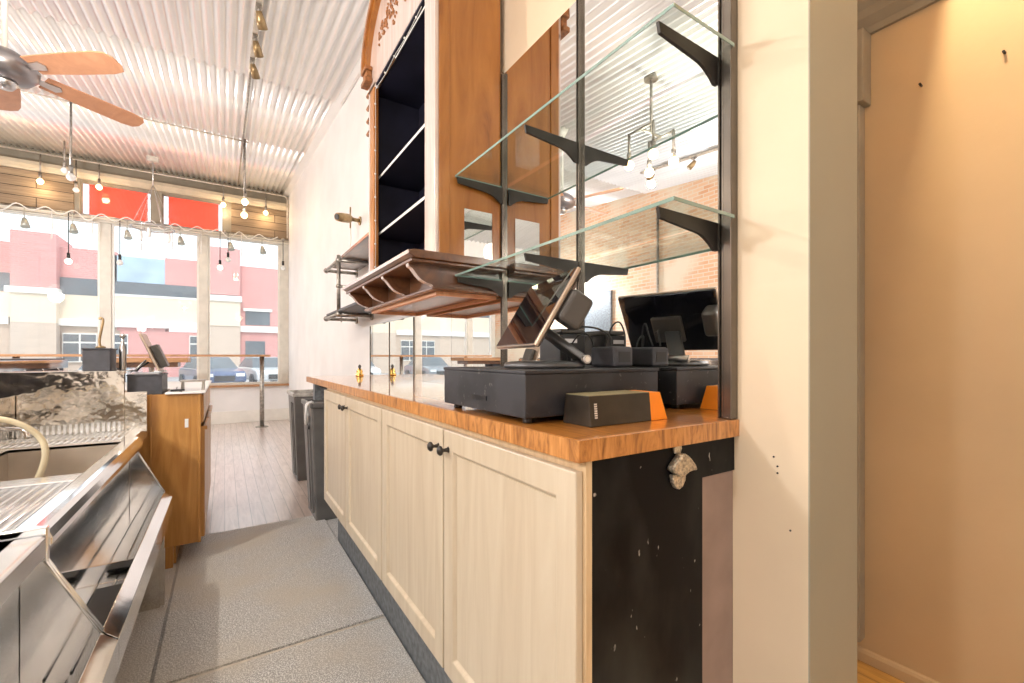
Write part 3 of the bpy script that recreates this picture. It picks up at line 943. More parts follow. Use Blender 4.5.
# ------------------------------------------------------------------ things on the counter
cd = thing('cash_till', 'scuffed black cash drawer on the butcher block counter', 'cash drawer', (0.77, 1.015, 1.06))
MB().box(0.552, 0.992, 0.80, 1.228, 1.074, 1.172).build('body', 'drawer', cd, bevel=0.003)
MB().box(0.550, 0.994, 0.798, 1.230, 1.172, 1.180).build('lid', 'drawer', cd, bevel=0.002)
for (x, y) in ((0.58, 0.83), (0.58, 1.19), (0.96, 0.83), (0.96, 1.19)):
    MB().tube([(x, y, 1.0605), (x, y, 1.074)], 0.012, 12).build('foot', 'black', cd)
MB().box(0.5505, 0.552, 0.97, 1.05, 1.10, 1.112).build('slot', 'black', cd)

bx = thing('product_box', 'small black carton with an orange end in front of the cash drawer', 'box', (0.77, 0.745, 1.06))


def sect(x, tp):
    a = tp
    return [(x, 0.698, 1.0605), (x, 0.790, 1.0605), (x, 0.782 - a, 1.126), (x, 0.704 + a, 1.126)]


MB().hexa(sect(0.650, 0), [(0.842, 0.698, 1.0605), (0.842, 0.790, 1.0605), (0.842, 0.782, 1.126), (0.842, 0.704, 1.126)]).build('sleeve', 'card', bx, bevel=0.001)
MB().box(0.652, 0.842, 0.705, 0.781, 1.1262, 1.1272).build('top_face', 'cardtop', bx)
tag(MB().hexa([(0.842, 0.698, 1.0605), (0.842, 0.790, 1.0605), (0.842, 0.782, 1.126), (0.842, 0.704, 1.126)],
    [(0.900, 0.698, 1.0605), (0.900, 0.790, 1.0605), (0.880, 0.782, 1.126), (0.880, 0.704, 1.126)]).build('end_cap', 'orange', bx, bevel=0.001), 'bright orange end of the carton')
lb = MB()
for k in range(7):
    z = 1.078 + k * 0.0048
    y = 0.698 + (z - 1.0605) / 0.0655 * 0.006
    lb.box(0.663, 0.671, y - .0008, y + .0005, z, z + 0.0034)
tag(lb.build('barcode_label', 'paper', bx), 'pale barcode strip')

# touch screen terminal
T = thing('touch_screen_terminal', 'tilted touch screen till terminal standing on the cash drawer', 'till terminal', (0.75, 1.0, 1.180))
wv = Vector((-.092, -.332, 0)).normalized()
uv = Vector((.494, -.137, .855)).normalized()
nv = uv.cross(wv).normalized()
if nv.x > 0:
    nv = -nv
cen = Vector((0.7285, 1.0215, 1.338))
fr = Matrix((wv, uv, nv)).transposed().to_4x4()
fr.translation = cen
sh_ = MB(fr).box(-.172, .172, -.113, .113, -.017, -.002).build('screen_housing', 'screen', T, bevel=0.005, seg=3)
MB(fr).prism([(-.174, -.115), (.174, -.115), (.174, .115), (-.174, .115)], 'z', -.011, 0).build('screen_rim', 'silver', sh_, bevel=0.003)
MB(fr).box(-.170, .170, -.111, .111, 0.0002, 0.002).build('screen', 'screen', T, bevel=0.001)
rb = MB(fr).box(0.135, .182, -.026, .064, -.084, -.0175).build('card_reader', 'taupe', T, bevel=0.013, seg=4)
tag(rb, 'rounded taupe card reader on the back of the screen')
MB(fr).box(-.06, 0.05, -.07, .03, -.034, -.017).build('mount_plate', 'taupe', T, bevel=0.006)
tag(MB(fr).box(-.168, -.125, -.035, -.022, -.0168, -.0163).build('sticker', 'yellow', T), 'small yellow sticker on the screen back')
base = MB().lathe([(0.10, 0), (0.104, .004), (0.100, .014), (0.085, .018), (0.02, .020)], (0.745, 0.985, 1.1805), 28, sx=1.15, sy=0.95)
base.build('base', 'gunmetal', T)
hinge = Vector((0.822, 0.915, 1.204))
m0 = cen + fr.to_3x3() @ Vector((0.02, -0.03, -0.035))
side = Vector((wv.x, wv.y, 0)).normalized()
MB().tube([hinge - side * .05, hinge + side * .028], 0.012, 18).build('hinge', 'nickel', T)
ar = MB()
d_ = (m0 - hinge)
pr = d_.cross(side).normalized() * 0.010
a0, a1 = hinge - side * .035, hinge + side * .02
b0, b1 = m0 - side * .035, m0 + side * .02
ar.hexa([a0 - pr, a1 - pr, a1 + pr, a0 + pr], [b0 - pr, b1 - pr, b1 + pr, b0 + pr])
ar.build('arm', 'gunmetal', T, bevel=0.004)
MB().tube([hinge + side * .0281, hinge + side * .030], 0.008, 16).build('hinge_cap', 'chrome', T)

rp = thing('receipt_printer', 'small black receipt printer behind the touch screen', 'printer', (0.945, 1.14, 1.180))
MB().box(0.885, 0.988, 1.085, 1.200, 1.181, 1.285).build('body', 'black', rp, bevel=0.006)
MB().box(0.890, 0.986, 1.088, 1.196, 1.286, 1.300).build('paper_cover', 'taupe', rp, bevel=0.004)
MB().box(0.90, 0.95, 1.0835, 1.085, 1.255, 1.268).build('plate', 'nickel', rp)
ro = thing('power_adapter_box', 'low dark grey box with black cables beside the mirror', 'box', (0.95, 0.905, 1.180))
MB().box(0.915, 0.990, 0.885, 0.985, 1.181, 1.240).build('housing', 'darkgrey', ro, bevel=0.008)
MB().box(0.930, 0.975, 0.8835, 0.885, 1.195, 1.225).build('port', 'black', ro)


def spline(cp, n=10):
    cp = [Vector(c) for c in cp]
    P = [cp[0]] + cp + [cp[-1]]
    out = []
    for i in range(1, len(P) - 2):
        for k in range(n):
            t = k / n
            a, b, c, d = P[i - 1], P[i], P[i + 1], P[i + 2]
            out.append(0.5 * ((2 * b) + (-a + c) * t + (2 * a - 5 * b + 4 * c - d) * t * t + (-a + 3 * b - 3 * c + d) * t ** 3))
    out.append(cp[-1])
    return out


c1 = MB().tube(spline([(0.84, 1.00, 1.29), (0.86, .97, 1.297), (0.90, .94, 1.292), (0.925, .915, 1.27), (0.925, .91, 1.244)]), 0.0028, 7)
tag(c1.build('power_cable', 'cord'), 'black cable arching from the screen to the low grey box', 'cable')
c2 = MB().tube(spline([(0.88, 1.05, 1.184), (0.875, 1.02, 1.25), (0.90, 1.00, 1.28), (0.93, .995, 1.26), (0.95, .995, 1.185)]), 0.0024, 7)
tag(c2.build('power_cable', 'cord'), 'black cable looping up behind the card reader', 'cable')
c3 = MB().tube(spline([(0.952, .96, 1.243), (0.965, .945, 1.30), (0.975, .925, 1.312), (0.98, .91, 1.28), (0.972, .90, 1.243)]), 0.0024, 7)
tag(c3.build('power_cable', 'cord'), 'small black cable loop standing on the low grey box', 'cable')

fg = thing('brass_figurine', 'small golden ornament at the far end of the counter', 'ornament', (0.90, 3.62, 1.06))
MB().lathe([(0.03, 0), (0.032, .01), (0.02, .02), (0.026, .035), (0.018, .05), (0.008, .06)], (0.90, 3.62, 1.0605), 14).lathe([(0.018, 0), (0.02, .015), (0.01, .03)], (0.90, 3.66, 1.0605), 12).build('body', 'brass', fg)
MB().lathe([(0.006, 0), (0.013, .012), (0.012, .02), (0.004, .032)], (0.90, 3.62, 1.118), 12).build('cap', 'gunmetal', fg)


# ------------------------------------------------------------------ bins
def bin_(x0, x1, y0, y1, h, label, bag):
    t = thing('trash_bin', label, 'trash bin', ((x0 + x1) / 2, (y0 + y1) / 2, 0), 'slim grey bins by the counter')
    s_ = 0.035
    lo = [(x0 + s_, y0 + s_, 0), (x1 - s_, y0 + s_, 0), (x1 - s_, y1 - s_, 0), (x0 + s_, y1 - s_, 0)]
    hi = [(x0, y0, h - .03), (x1, y0, h - .03), (x1, y1, h - .03), (x0, y1, h - .03)]
    b = MB()
    b.hexa(lo, hi)
    b.build('body', 'midgrey', t, bevel=0.012, seg=3)
    r_ = MB()
    for (a, b2, c, d) in ((x0 - .012, x0 + .01, y0 - .012, y1 + .012), (x1 - .01, x1 + .012, y0 - .012, y1 + .012), (x0 + .01, x1 - .01, y0 - .012, y0 + .01), (x0 + .01, x1 - .01, y1 - .01, y1 + .012)):
        r_.box(a, b2, c, d, h - .035, h)
    r_.build('rim', 'binlid' if not bag else 'midgrey', t, bevel=0.005)
    for k in range(2):
        xx = x0 - 0.002 + s_ * .5
        MB().hexa([(x0 + s_ * .9 - .008, y0 + .10 + k * .1, .05), (x0 + s_ * .9 - .008, y0 + .13 + k * .1, .05), (x0 + s_ * .9 + .004, y0 + .13 + k * .1, .05), (x0 + s_ * .9 + .004, y0 + .10 + k * .1, .05)],
                  [(x0 - .006, y0 + .10 + k * .1, h - .1), (x0 - .006, y0 + .13 + k * .1, h - .1), (x0 + .006, y0 + .13 + k * .1, h - .1), (x0 + .006, y0 + .10 + k * .1, h - .1)]).build('rib', 'midgrey', t)
    if bag:
        l_ = MB()
        l_.tube(spline([(x0 + .02, y0 + .06, h + .002), (x0 - .02, y0 + .04, h - .01), (x0 - .035, y0 + .03, h - .08), (x0 - .03, y0 + .05, h - .15), (x0 - .018, y0 + .06, h - .09), (x0 - .022, y0 + .1, h - .02), (x0 + .02, y0 + .12, h + .003)]), [0.008] * 61, 8)
        tag(l_.build('bag_tie', 'bag', t), 'white bag tie hanging over the rim')
        MB().box(x0 - .02, x0 - .006, y0 + .03, y0 + .08, h - .19, h - .165).build('latch', 'black', t, bevel=0.003)
    return t


bin_(0.525, 0.86, 3.47, 3.90, 0.875, 'slim grey bin with a white bag tie, tucked under the counter end', True)
bin_(0.56, 0.90, 4.72, 5.20, 0.86, 'grey bin with rumpled liner farther from the camera, past the counter', False)

# ------------------------------------------------------------------ underbar sink (left foreground)
SZT = 0.826
XF, XB = -0.336, -0.86
sk = thing('underbar_sink', 'stainless underbar sink with ridged drainboards, farther unit', 'sink', (-0.6, 2.3, 0))
top = MB()
top.box(XB, XF - .045, 1.93, 2.03, SZT - .02, SZT - .004)       # strip between drainboard and basin
top.box(XB, -0.76, 2.03, 2.70, SZT - .02, SZT - .004)
top.box(XB, XF - .045, 2.70, 2.76, SZT - .02, SZT - .004)
top.box(XB, XF - .045, 1.42, 1.93, SZT - .03, SZT - .014)
top.box(XB, XF - .045, 2.76, 3.14, SZT - .03, SZT - .014)
top.build('deck', 'steeltop', sk, bevel=0.003)
for (ya, yb) in ((1.445, 1.92), (2.775, 3.13)):
    rd = MB()
    x = XB + .03
    while x < XF - .06:
        rd.tube([(x, ya, SZT - .013), (x, yb, SZT - .013)], 0.0055, 6)
        x += 0.024
    rd.build('drain_ridges', 'steeltop', sk)
# rolled front rim
rim = MB()
rp_ = [(XF - .062, SZT - .004), (XF - .055, SZT + .004), (XF - .022, SZT + .004), (XF - .010, SZT + .001), (XF - .001, SZT - .010), (XF + .006, SZT - .028), (XF + .006, SZT - .045), (XF - .008, SZT - .052),
       (XF - .02, SZT - .052), (XF - .02, SZT - .022), (XF - .062, SZT - .022)]
rim.prism(rp_, 'y', 1.42, 2.76)
rim.prism([(a - .028, b - .012) for a, b in rp_], 'y', 2.7601, 3.15)
rim.build('front_rim', 'steel', sk, bevel=0.003)
MB().box(XB, XF + .002, 1.405, 1.42, SZT - .075, SZT + .002).build('end_rim', 'steel', sk, bevel=0.003)
bs = MB()
bx0, bx1, by0, by1, bz = -0.76, XF - .045, 2.03, 2.70, 0.55
t_ = 0.004
bs.box(bx0, bx1, by0, by1, bz - t_, bz)
bs.box(bx0 - t_, bx0, by0, by1, bz, SZT - .005)
bs.box(bx1, bx1 + t_, by0, by1, bz, SZT - .005)
bs.box(bx0, bx1, by0 - t_, by0, bz, SZT - .005)
bs.box(bx0, bx1, by1, by1 + t_, bz, SZT - .005)
bs.build('basin', 'basinsteel', sk)
MB().tube([(-0.56, 2.36, bz), (-0.56, 2.36, bz + .004)], 0.04, 20).build('drain', 'chrome', sk)
# body / back splashes
spl = MB().box(-0.95, -0.455, 3.15, 3.165, 0.80, 1.135).box(-0.95, -0.452, 3.165, 3.42, 1.12, 1.135).build('end_splash', 'steelw', sk, bevel=0.002)
MB().box(-0.455, -0.36, 3.151, 3.163, 0.80, 1.02).build('low_splash', 'steelw', sk, bevel=0.002)
MB().box(-0.88, XB, 1.42, 3.14, 0.60, 1.02).build('back_splash', 'steelw', sk, bevel=0.002)
th_ = MB()
x = -0.90
while x < -0.46:
    th_.box(x, x + .011, 3.138, 3.1495, SZT - .01, SZT + .038)
    x += 0.021
th_.build('splash_vents', 'steeltop', sk)
MB().box(XF - .05, XF - .038, 1.42, 2.70, 0.47, SZT - .055).build('apron', 'steel', sk)
# legs & end sheet
MB().box(-0.40, -0.262, 2.722, 2.735, 0.0, 0.52).box(-0.262, -0.245, 2.715, 2.75, 0.012, 0.47).build('leg_sheet', 'steelw', sk, bevel=0.001)
for (x, y) in ((-0.82, 3.08), (-0.82, 1.50), (-0.42, 1.50)):
    MB().tube([(x, y, 0.0), (x, y, 0.79)], 0.02, 12).build('leg', 'steel', sk)

# speed rail hung on the sink fronts
LX, LZ = -0.247, 0.557


def speed_rail(y0, y1, label, divider):
    t = thing('speed_rail', label, 'bottle rail', (-0.29, (y0 + y1) / 2, 0.44), 'bottle rails on the sink fronts')
    lip = MB()
    lip.prism([(LX, LZ), (LX + .032, LZ - .027), (LX + .032, LZ - .105), (LX + .024, LZ - .112), (LX + .020, LZ - .105), (LX + .026, LZ - .033), (LX - .004, LZ - .008)], 'y', y0, y1)
    lip.build('front_lip', 'steel', t, bevel=0.0015)
    tr = MB()
    tr.prism([(-.385, SZT - .058), (-.379, SZT - .058), (-.379, 0.475), (-.25, 0.475), (LX - .001, LZ - .008), (LX + .004, LZ - .006), (LX + .006, 0.455), (-.385, 0.455)], 'y', y0 + .002, y1 - .002)
    tr.build('trough', 'steeltop', t)
    for y in (y0, y1 - .004):
        ep = MB().prism([(-.378, SZT - .056), (-.348, SZT - .056), (LX + .002, LZ), (LX + .018, LZ - .020), (LX + .018, LZ - .10), (-.378, 0.462)], 'y', y, y + .004)
        epo = ep.build('end_plate', 'steel', t)
        MB().tube([(-.350, y + .002, SZT - .054), (LX + .002, y + .002, LZ + .002)], 0.0042, 8).build('rolled_edge', 'steeltop', epo)
    for x in (-.345, -.30):
        MB().tube([(x, y0 + .02, 0.477), (x, y1 - .02, 0.477)], 0.003, 6).build('floor_bead', 'steel', t)
    if divider:
        MB().box(-.378, LX - .008, 1.93, 1.936, 0.477, 0.535).build('divider', 'steel', t)
        tag(MB().box(-.335, -.262, 1.47, 1.86, 0.480, 0.490).build('rubber_pad', 'black', t, bevel=0.002), 'black rubber pad in the bottom of the rail')
    return t


speed_rail(1.42, 2.715, 'mirror bright stainless bottle rail with a black pad, farther section', True)
speed_rail(0.30, 1.412, 'mirror bright stainless bottle rail nearest the camera', False)

ib = thing('ice_bin', 'stainless ice bin unit in the near left corner, beside the sink', 'ice bin', (-0.6, 0.85, 0))
IZ = 0.812
d = MB()
d.box(XB, -0.52, 0.3, 1.40, IZ - .02, IZ)
d.box(-0.52, XF - .045, 1.30, 1.40, IZ - .02, IZ)
d.box(-0.52, XF - .045, 0.3, 0.42, IZ - .02, IZ)
d.prism([(XF - .10, IZ), (XF - .006, IZ), (XF, IZ - .006), (XF, IZ - .05), (XF - .012, IZ - .05), (XF - .012, IZ - .02), (XF - .10, IZ - .02)], 'y', 0.3, 1.40)
d.build('deck', 'steeltop', ib, bevel=0.003)
w_ = MB()
w_.box(-.52, XF - .10, .42, 1.30, .50, .505).box(-.525, -.52, .42, 1.30, .505, IZ - .02).box(XF - .10, XF - .095, .42, 1.30, .505, IZ - .02).box(-.52, XF - .1, .415, .42, .505, IZ - .02).box(-.52, XF - .1, 1.30, 1.305, .505, IZ - .02)
w_.build('well', 'steelw', ib)
MB().box(-0.88, XB, 0.3, 1.40, 0.60, 1.02).build('back_splash', 'steelw', ib, bevel=0.002)
MB().box(XF - .058, XF - .046, 0.3, 1.40, 0.47, IZ - .052).build('apron', 'steel', ib)
for (x, y) in ((-0.82, .40), (-0.82, 1.3), (-0.42, .4), (-.42, 1.33)):
    MB().tube([(x, y, 0.0), (x, y, 0.79 if x < -.6 else .47)], 0.02, 12).build('leg', 'steel', ib)

# faucet and hose
fa = thing('faucet', 'chrome bar faucet over the sink basin', 'faucet', (-0.80, 2.10, 0.83))
MB().tube(spline([(-0.83, 2.62, 0.90), (-0.78, 2.60, 0.925), (-0.70, 2.50, 0.93), (-0.655, 2.46, 0.93), (-0.640, 2.45, 0.915), (-.640, 2.45, 0.895)]), 0.009, 12).build('spout', 'chrome', fa)
MB().tube([(-0.858, 2.62, 0.90), (-0.83, 2.62, 0.90)], 0.022, 14).tube([(-.84, 2.54, .90), (-.84, 2.70, .90)], 0.014, 12).build('body', 'chrome', fa)
MB().tube([(-.84, 2.54, .90), (-.80, 2.50, .93)], 0.006, 8).tube([(-.84, 2.70, .90), (-.80, 2.72, .935)], 0.006, 8).build('handle', 'chrome', fa)
hs = MB().tube(spline([(-.855, 2.20, .97), (-.80, 2.22, 1.0), (-.70, 2.24, 1.005), (-.62, 2.26, .98), (-.56, 2.27, .92), (-.545, 2.26, .84), (-.58, 2.25, .72), (-.63, 2.26, .60), (-.65, 2.26, .562)]), 0.010, 12)
tag(hs.build('hose', 'hose'), 'cream vinyl hose curving down into the sink basin', 'hose')

# ------------------------------------------------------------------ bar counter at far left
bc = thing('bar_counter', 'long dark bar counter with steel edge behind the sinks', 'bar', (-1.2, 2.0, 0))
MB().box(-1.55, -0.99, 0.2, 4.55, 1.165, 1.200).build('bar_top', 'darkgrey', bc, bevel=0.004)
MB().box(-0.99, -0.975, 0.2, 4.55, 1.13, 1.190).build('steel_edge', 'steel', bc, bevel=0.002)
MB().box(-1.20, -1.0, 0.2, 4.55, 0, 1.165).build('bar_front', 'navy', bc)
hk = MB()
for k in range(8):
    hk.tube([(-0.99, 2.2 + k * .3, 1.15), (-.975, 2.2 + k * .3, 1.13), (-.965, 2.2 + k * .3, 1.115), (-.975, 2.2 + k * .3, 1.10)], 0.004, 6)
hk.build('hooks', 'chrome', bc)

rt = thing('bar_return', 'brown wooden end of the bar standing behind the tablet', 'bar', (-0.55, 4.8, 0))
MB().box(-0.85, -0.26, 4.62, 4.98, 1.165, 1.205).build('top_board', 'railwood', rt, bevel=0.003)
MB().box(-0.85, -0.33, 4.66, 4.94, 1.125, 1.165).build('under_board', 'darkwalnut', rt, bevel=0.003)
MB().box(-0.84, -0.70, 4.70, 4.90, 0, 1.125).build('pier', 'darkgrey', rt)

wc = thing('wooden_cabinet', 'honey oak cabinet with a white top past the sinks', 'cabinet', (-0.4, 4.0, 0))
MB().box(-0.72, -0.125, 3.20, 4.60, 0.12, 0.997).build('body', 'honey', wc, bevel=0.002)
MB().box(-0.285, -0.095, 3.172, 4.64, 0.997, 1.008).box(-0.74, -0.2851, 3.55, 4.64, 0.997, 1.008).build('worktop', 'white', wc, bevel=0.003)
MB().box(-0.355, -0.345, 3.195, 3.20, .12, 1.0).box(-0.135, -0.118, 3.192, 3.205, 0.12, 1.0).build('stile', 'honey', wc, bevel=0.002)
for (a, b) in ((3.22, 3.66), (3.68, 4.12), (4.14, 4.58)):
    MB().box(-0.125, -0.105, a, b, 0.82, 0.985).build('drawer', 'honey', wc, bevel=0.004)
    dd = MB().box(-0.125, -0.100, a, b, 0.14, 0.80).build('door', 'honey', wc, bevel=0.006)
    MB().box(-0.125, -0.088, a + .01, b - .01, 0.775, 0.80).build('pull', 'honey', dd, bevel=0.004)
MB().box(-0.35, -0.25, 3.20, 3.24, 0.0, 0.12).build('foot', 'honey', wc)
MB().box(-0.70, -0.24, 3.26, 4.58, 0.0, 0.12).build('plinth', 'honey', wc)
tag(MB().box(-0.195, -0.178, 3.1975, 3.20, 0.80, 0.85).build('switch_plate', 'white', wc), 'small white plate on the cabinet side')

bd = thing('cash_box', 'black metal cash box on the white cabinet top', 'cash box', (-0.40, 3.4, 1.0))
MB().box(-0.452, -0.300, 3.205, 3.50, 0.9975, 1.104).build('body', 'darkgrey', bd, bevel=0.002)
MB().box(-0.455, -0.297, 3.202, 3.503, 1.104, 1.113).build('lid', 'darkgrey', bd, bevel=0.002)
MB().box(-.44, -.32, 3.25, 3.45, 1.113, 1.118).build('tray', 'nickel', bd)
tb = thing('tablet_stand', 'tablet leaning on its stand above the black cash box', 'tablet', (-0.38, 3.43, 1.118))
ang = math.atan2(.092, .229)
fr2 = Matrix.Translation((-0.367, 3.43, 1.238)) @ Matrix.Rotation(-ang, 4, 'Y')
MB(fr2).box(-.006, .006, -.13, .10, -.118, .118).build('tablet', 'silver', tb, bevel=0.003)
MB(fr2).box(-.0075, -.0062, -.12, .09, -.108, .108).build('screen', 'screen', tb)
MB(fr2).box(.0062, .045, -.07, .05, -.105, .035).build('card_printer', 'taupe', tb, bevel=0.004)
MB().tube([(-0.445, 3.40, 1.119 + .006), (-0.43, 3.41, 1.15), (-0.395, 3.42, 1.19)], 0.006, 8).build('arm', 'nickel', tb)
MB().tube([(-0.445, 3.46, 1.119 + .006), (-0.43, 3.45, 1.145), (-0.385, 3.44, 1.18)], 0.006, 8).build('arm', 'black', tb)
MB().box(-.355, -.30, 3.38, 3.48, 1.1185, 1.128).build('base', 'white', tb, bevel=0.002)

sb = thing('speaker_box', 'black square box standing on the steel splash ledge', 'box', (-0.59, 3.29, 1.135))
MB().box(-0.632, -0.520, 3.20, 3.36, 1.1355, 1.25).build('body', 'darkgrey', sb, bevel=0.003)
MB().box(-0.637, -0.515, 3.195, 3.365, 1.25, 1.258).build('lid', 'darkgrey', sb, bevel=0.002)
hkk = thing('brass_tap', 'thin curved brass tap handle on top of the black box', 'tap', (-0.57, 3.29, 1.258))
MB().tube(spline([(-.575, 3.29, 1.2585), (-.58, 3.29, 1.30), (-.572, 3.29, 1.36), (-.565, 3.29, 1.41), (-.572, 3.29, 1.425), (-.582, 3.29, 1.418)]), 0.006, 8).build('stem', 'brasspipe', hkk)
MB().lathe([(0.022, 0), (0.022, .008), (0.01, .014)], (-.575, 3.29, 1.2585), 14).build('foot', 'brasspipe', hkk)
bt = thing('glass_bottle', 'small clear bottle with a stopper beside the black box', 'bottle', (-0.478, 3.30, 1.135))
MB().lathe([(0.014, 0), (0.016, .01), (0.016, .12), (0.013, .14), (0.006, .155), (0.006, .18)], (-0.484, 3.30, 1.1355), 16).build('body', 'nickel', bt)
MB().ball((-0.484, 3.30, 1.328), 0.014, 12, 8).build('stopper', 'nickel', bt)
nh = thing('napkin_stand', 'small grey open stand on the white cabinet top', 'stand', (-0.16, 3.36, 1.008))
MB().box(-0.225, -0.100, 3.30, 3.40, 1.060, 1.070).build('top_plate', 'pipe', nh, bevel=0.001)
for x in (-.222, -.120):
    MB().hexa([(x, 3.31, 1.0085), (x + .016, 3.31, 1.0085), (x + .016, 3.39, 1.0085), (x, 3.39, 1.0085)], [(x + .004, 3.31, 1.060), (x + .016, 3.31, 1.060), (x + .016, 3.39, 1.060), (x + .004, 3.39, 1.060)]).build('leg', 'pipe', nh)
cl = thing('corkscrew', 'black corkscrew lying on the white worktop beside the cash box', 'corkscrew', (-0.235, 3.235, 1.008))
MB().tube([(-.262, 3.22, 1.016), (-.20, 3.25, 1.016)], 0.006, 8).build('handle', 'black', cl)
MB().tube([(-.25, 3.26, 1.014), (-.235, 3.235, 1.016), (-.21, 3.205, 1.013)], 0.004, 8).build('lever', 'black', cl)
MB().tube([(-.236, 3.236, 1.02), (-.232, 3.22, 1.035)], 0.003, 8).build('screw', 'nickel', cl)

# drink rail at the window
dr = thing('drink_rail', 'narrow wooden drink rail on a steel post in front of the windows', 'drink rail', (-1.0, 8.8, 0))
MB().box(-3.0, 0.66, 8.66, 8.94, 1.215, 1.25).build('rail_board', 'railwood', dr, bevel=0.004)
for x in (0.54, -0.95, -2.4):
    MB().tube([(x, 8.80, 0.008), (x, 8.80, 1.215)], 0.035, 14).tube([(x, 8.80, 0.0), (x, 8.80, 0.012)], 0.10, 20).build('post', 'pipe', dr)

# ------------------------------------------------------------------ ceiling fixtures
# fan
FX, FY, FZ = -1.10, 3.86, 2.94
fn = thing('ceiling_fan', 'ceiling fan with maple blades and grey motor at upper left', 'ceiling fan', (FX, FY, FZ))
MB().tube([(FX, FY, FZ + .09), (FX, FY, CZ(FY) - .02)], 0.014, 12).lathe([(0.07, 0), (0.07, .05), (0.03, .10)][::-1][0:0] or [(0.03, -.08), (0.075, 0)], (FX, FY, CZ(FY) - .025), 20).build('downrod', 'wcord', fn)
MB().lathe([(0.05, -.085), (0.11, -.07), (0.145, -.03), (0.15, .01), (0.12, .05), (0.07, .085), (0.03, .10)], (FX, FY, FZ), 28).build('motor', 'pewter', fn)
for k in range(5):
    a = math.radians(-36 + 71 * k)
    m4 = Matrix.Translation((FX, FY, FZ)) @ Matrix.Rotation(a, 4, 'Z') @ Matrix.Rotation(math.radians(-13), 4, 'X')
    prof = [(0.17, -.062), (0.40, -.074), (0.62, -.078), (0.685, -.066), (0.708, -.03), (0.708, .03), (0.685, .066), (0.62, .078), (0.40, .074), (0.17, .062)]
    b = MB(m4).prism(prof, 'z', -.004, .004).build('blade', 'blade', fn, bevel=0.002)
    MB(m4).prism([(0.12, -.018), (0.24, -.030), (0.26, 0), (0.24, .030), (0.12, .018)], 'z', -.012, -.005).build('blade_iron', 'nickel', b)
MB().lathe([(0.01, -.135), (0.035, -.13), (0.055, -.10), (0.055, -.086)], (FX, FY, FZ), 20).build('cap', 'nickel', fn)


def bulb_fix(x, y, ztop, zb, label, m, grp, cat='pendant light', rod='pipe', r=0.042, rr=0.011, power=0, name='pendant_light'):
    t = thing(name, label, cat, (x, y, zb - r), grp)
    MB().tube([(x, y, zb + r * 1.6 + .05), (x, y, ztop)], rr, 10).build('rod', rod, t)
    MB().tube([(x, y, zb + r * .85), (x, y, zb + r * 1.6 + .06)], 0.020, 12).build('socket', rod, t)
    MB().lathe([(0.004, -r), (r * .6, -r * .82), (r * .95, -r * .3), (r, 0), (r * .9, r * .4), (r * .55, r * .85), (r * .38, r * 1.15)], (x, y, zb), 16).build('bulb', m, t)
    if power:
        l = lamp('bulb_light', (x, y, zb - r - .03), power, (1, .72, .42), .05)
        l.parent = t
        l.location = (0, 0, -.03)
    return t


G1 = 'pendant bulbs along the window header'
cz = 4.262
cnd = MB().tube([(XL + .1, 9.42, cz), (0.93, 9.42, cz)] + [(0.93 + .07 * math.sin(a), 9.42, cz - .07 + .07 * math.cos(a)) for a in (.4, .8, 1.2, PI / 2)] + [(1.0, 9.42, 3.47)], 0.012, 10)
tag(cnd.build('conduit', 'wpipe'), 'pale conduit running under the ceiling edge above the windows', 'conduit')
bulb_fix(-2.32, 9.42, cz - .012, 3.84, 'amber pendant bulb farthest left on the window conduit', 'bulb', G1, power=5)
bulb_fix(-1.93, 9.42, cz - .012, 3.79, 'clear unlit pendant bulb at the left edge of the red sign', 'bulboff', G1)
bulb_fix(-1.665, 9.42, cz - .012, 3.89, 'amber pendant bulb in front of the left red sign board', 'bulb', G1, power=5)
bulb_fix(-0.02, 9.42, cz - .012, 3.92, 'amber pendant bulb at the right edge of the red signs', 'bulb', G1, power=5)
bulb_fix(0.64, 9.42, cz - .012, 3.89, 'amber pendant bulb nearest the white wall on the conduit', 'bulb', G1, power=5)
bulb_fix(-1.89, 8.65, CZ(8.65) - .01, 3.83, 'pale pendant bulb hanging from the ceiling just in front of the header', 'bulboff', G1)

# long poles at the second seam
G2 = 'long pole pendants from the ceiling'
bulb_fix(0.222, 6.78, CZ(6.78) - .005, 3.24, 'long pole pendant with an amber bulb near the right wall', 'bulb', G2, power=6)
bulb_fix(-0.10 + .32, 6.98, CZ(6.98) - .005, 3.12, 'second amber bulb hanging just below and behind the long pole one', 'bulb', G2, power=4)
bulb_fix(-1.43, 6.78, CZ(6.78) - .005, 3.20, 'long pole pendant with a clear bulb left of the red sign', 'bulboff', G2)
cp = MB().tube([(-3.2, 6.79, CZ(6.79) - .034), (0.26, 6.79, CZ(6.79) - .034)], 0.011, 8)
tag(cp.build('conduit', 'wpipe'), 'pale conduit crossing the ceiling between the two long poles', 'conduit')
cp = MB().tube([(0.20, 4.74, CZ(4.74) - .036), (0.20, 9.3, CZ(9.3) - .036)], 0.010, 8)
tag(cp.build('conduit', 'pipe'), 'straight conduit along the ceiling from the track spots to the windows', 'conduit')

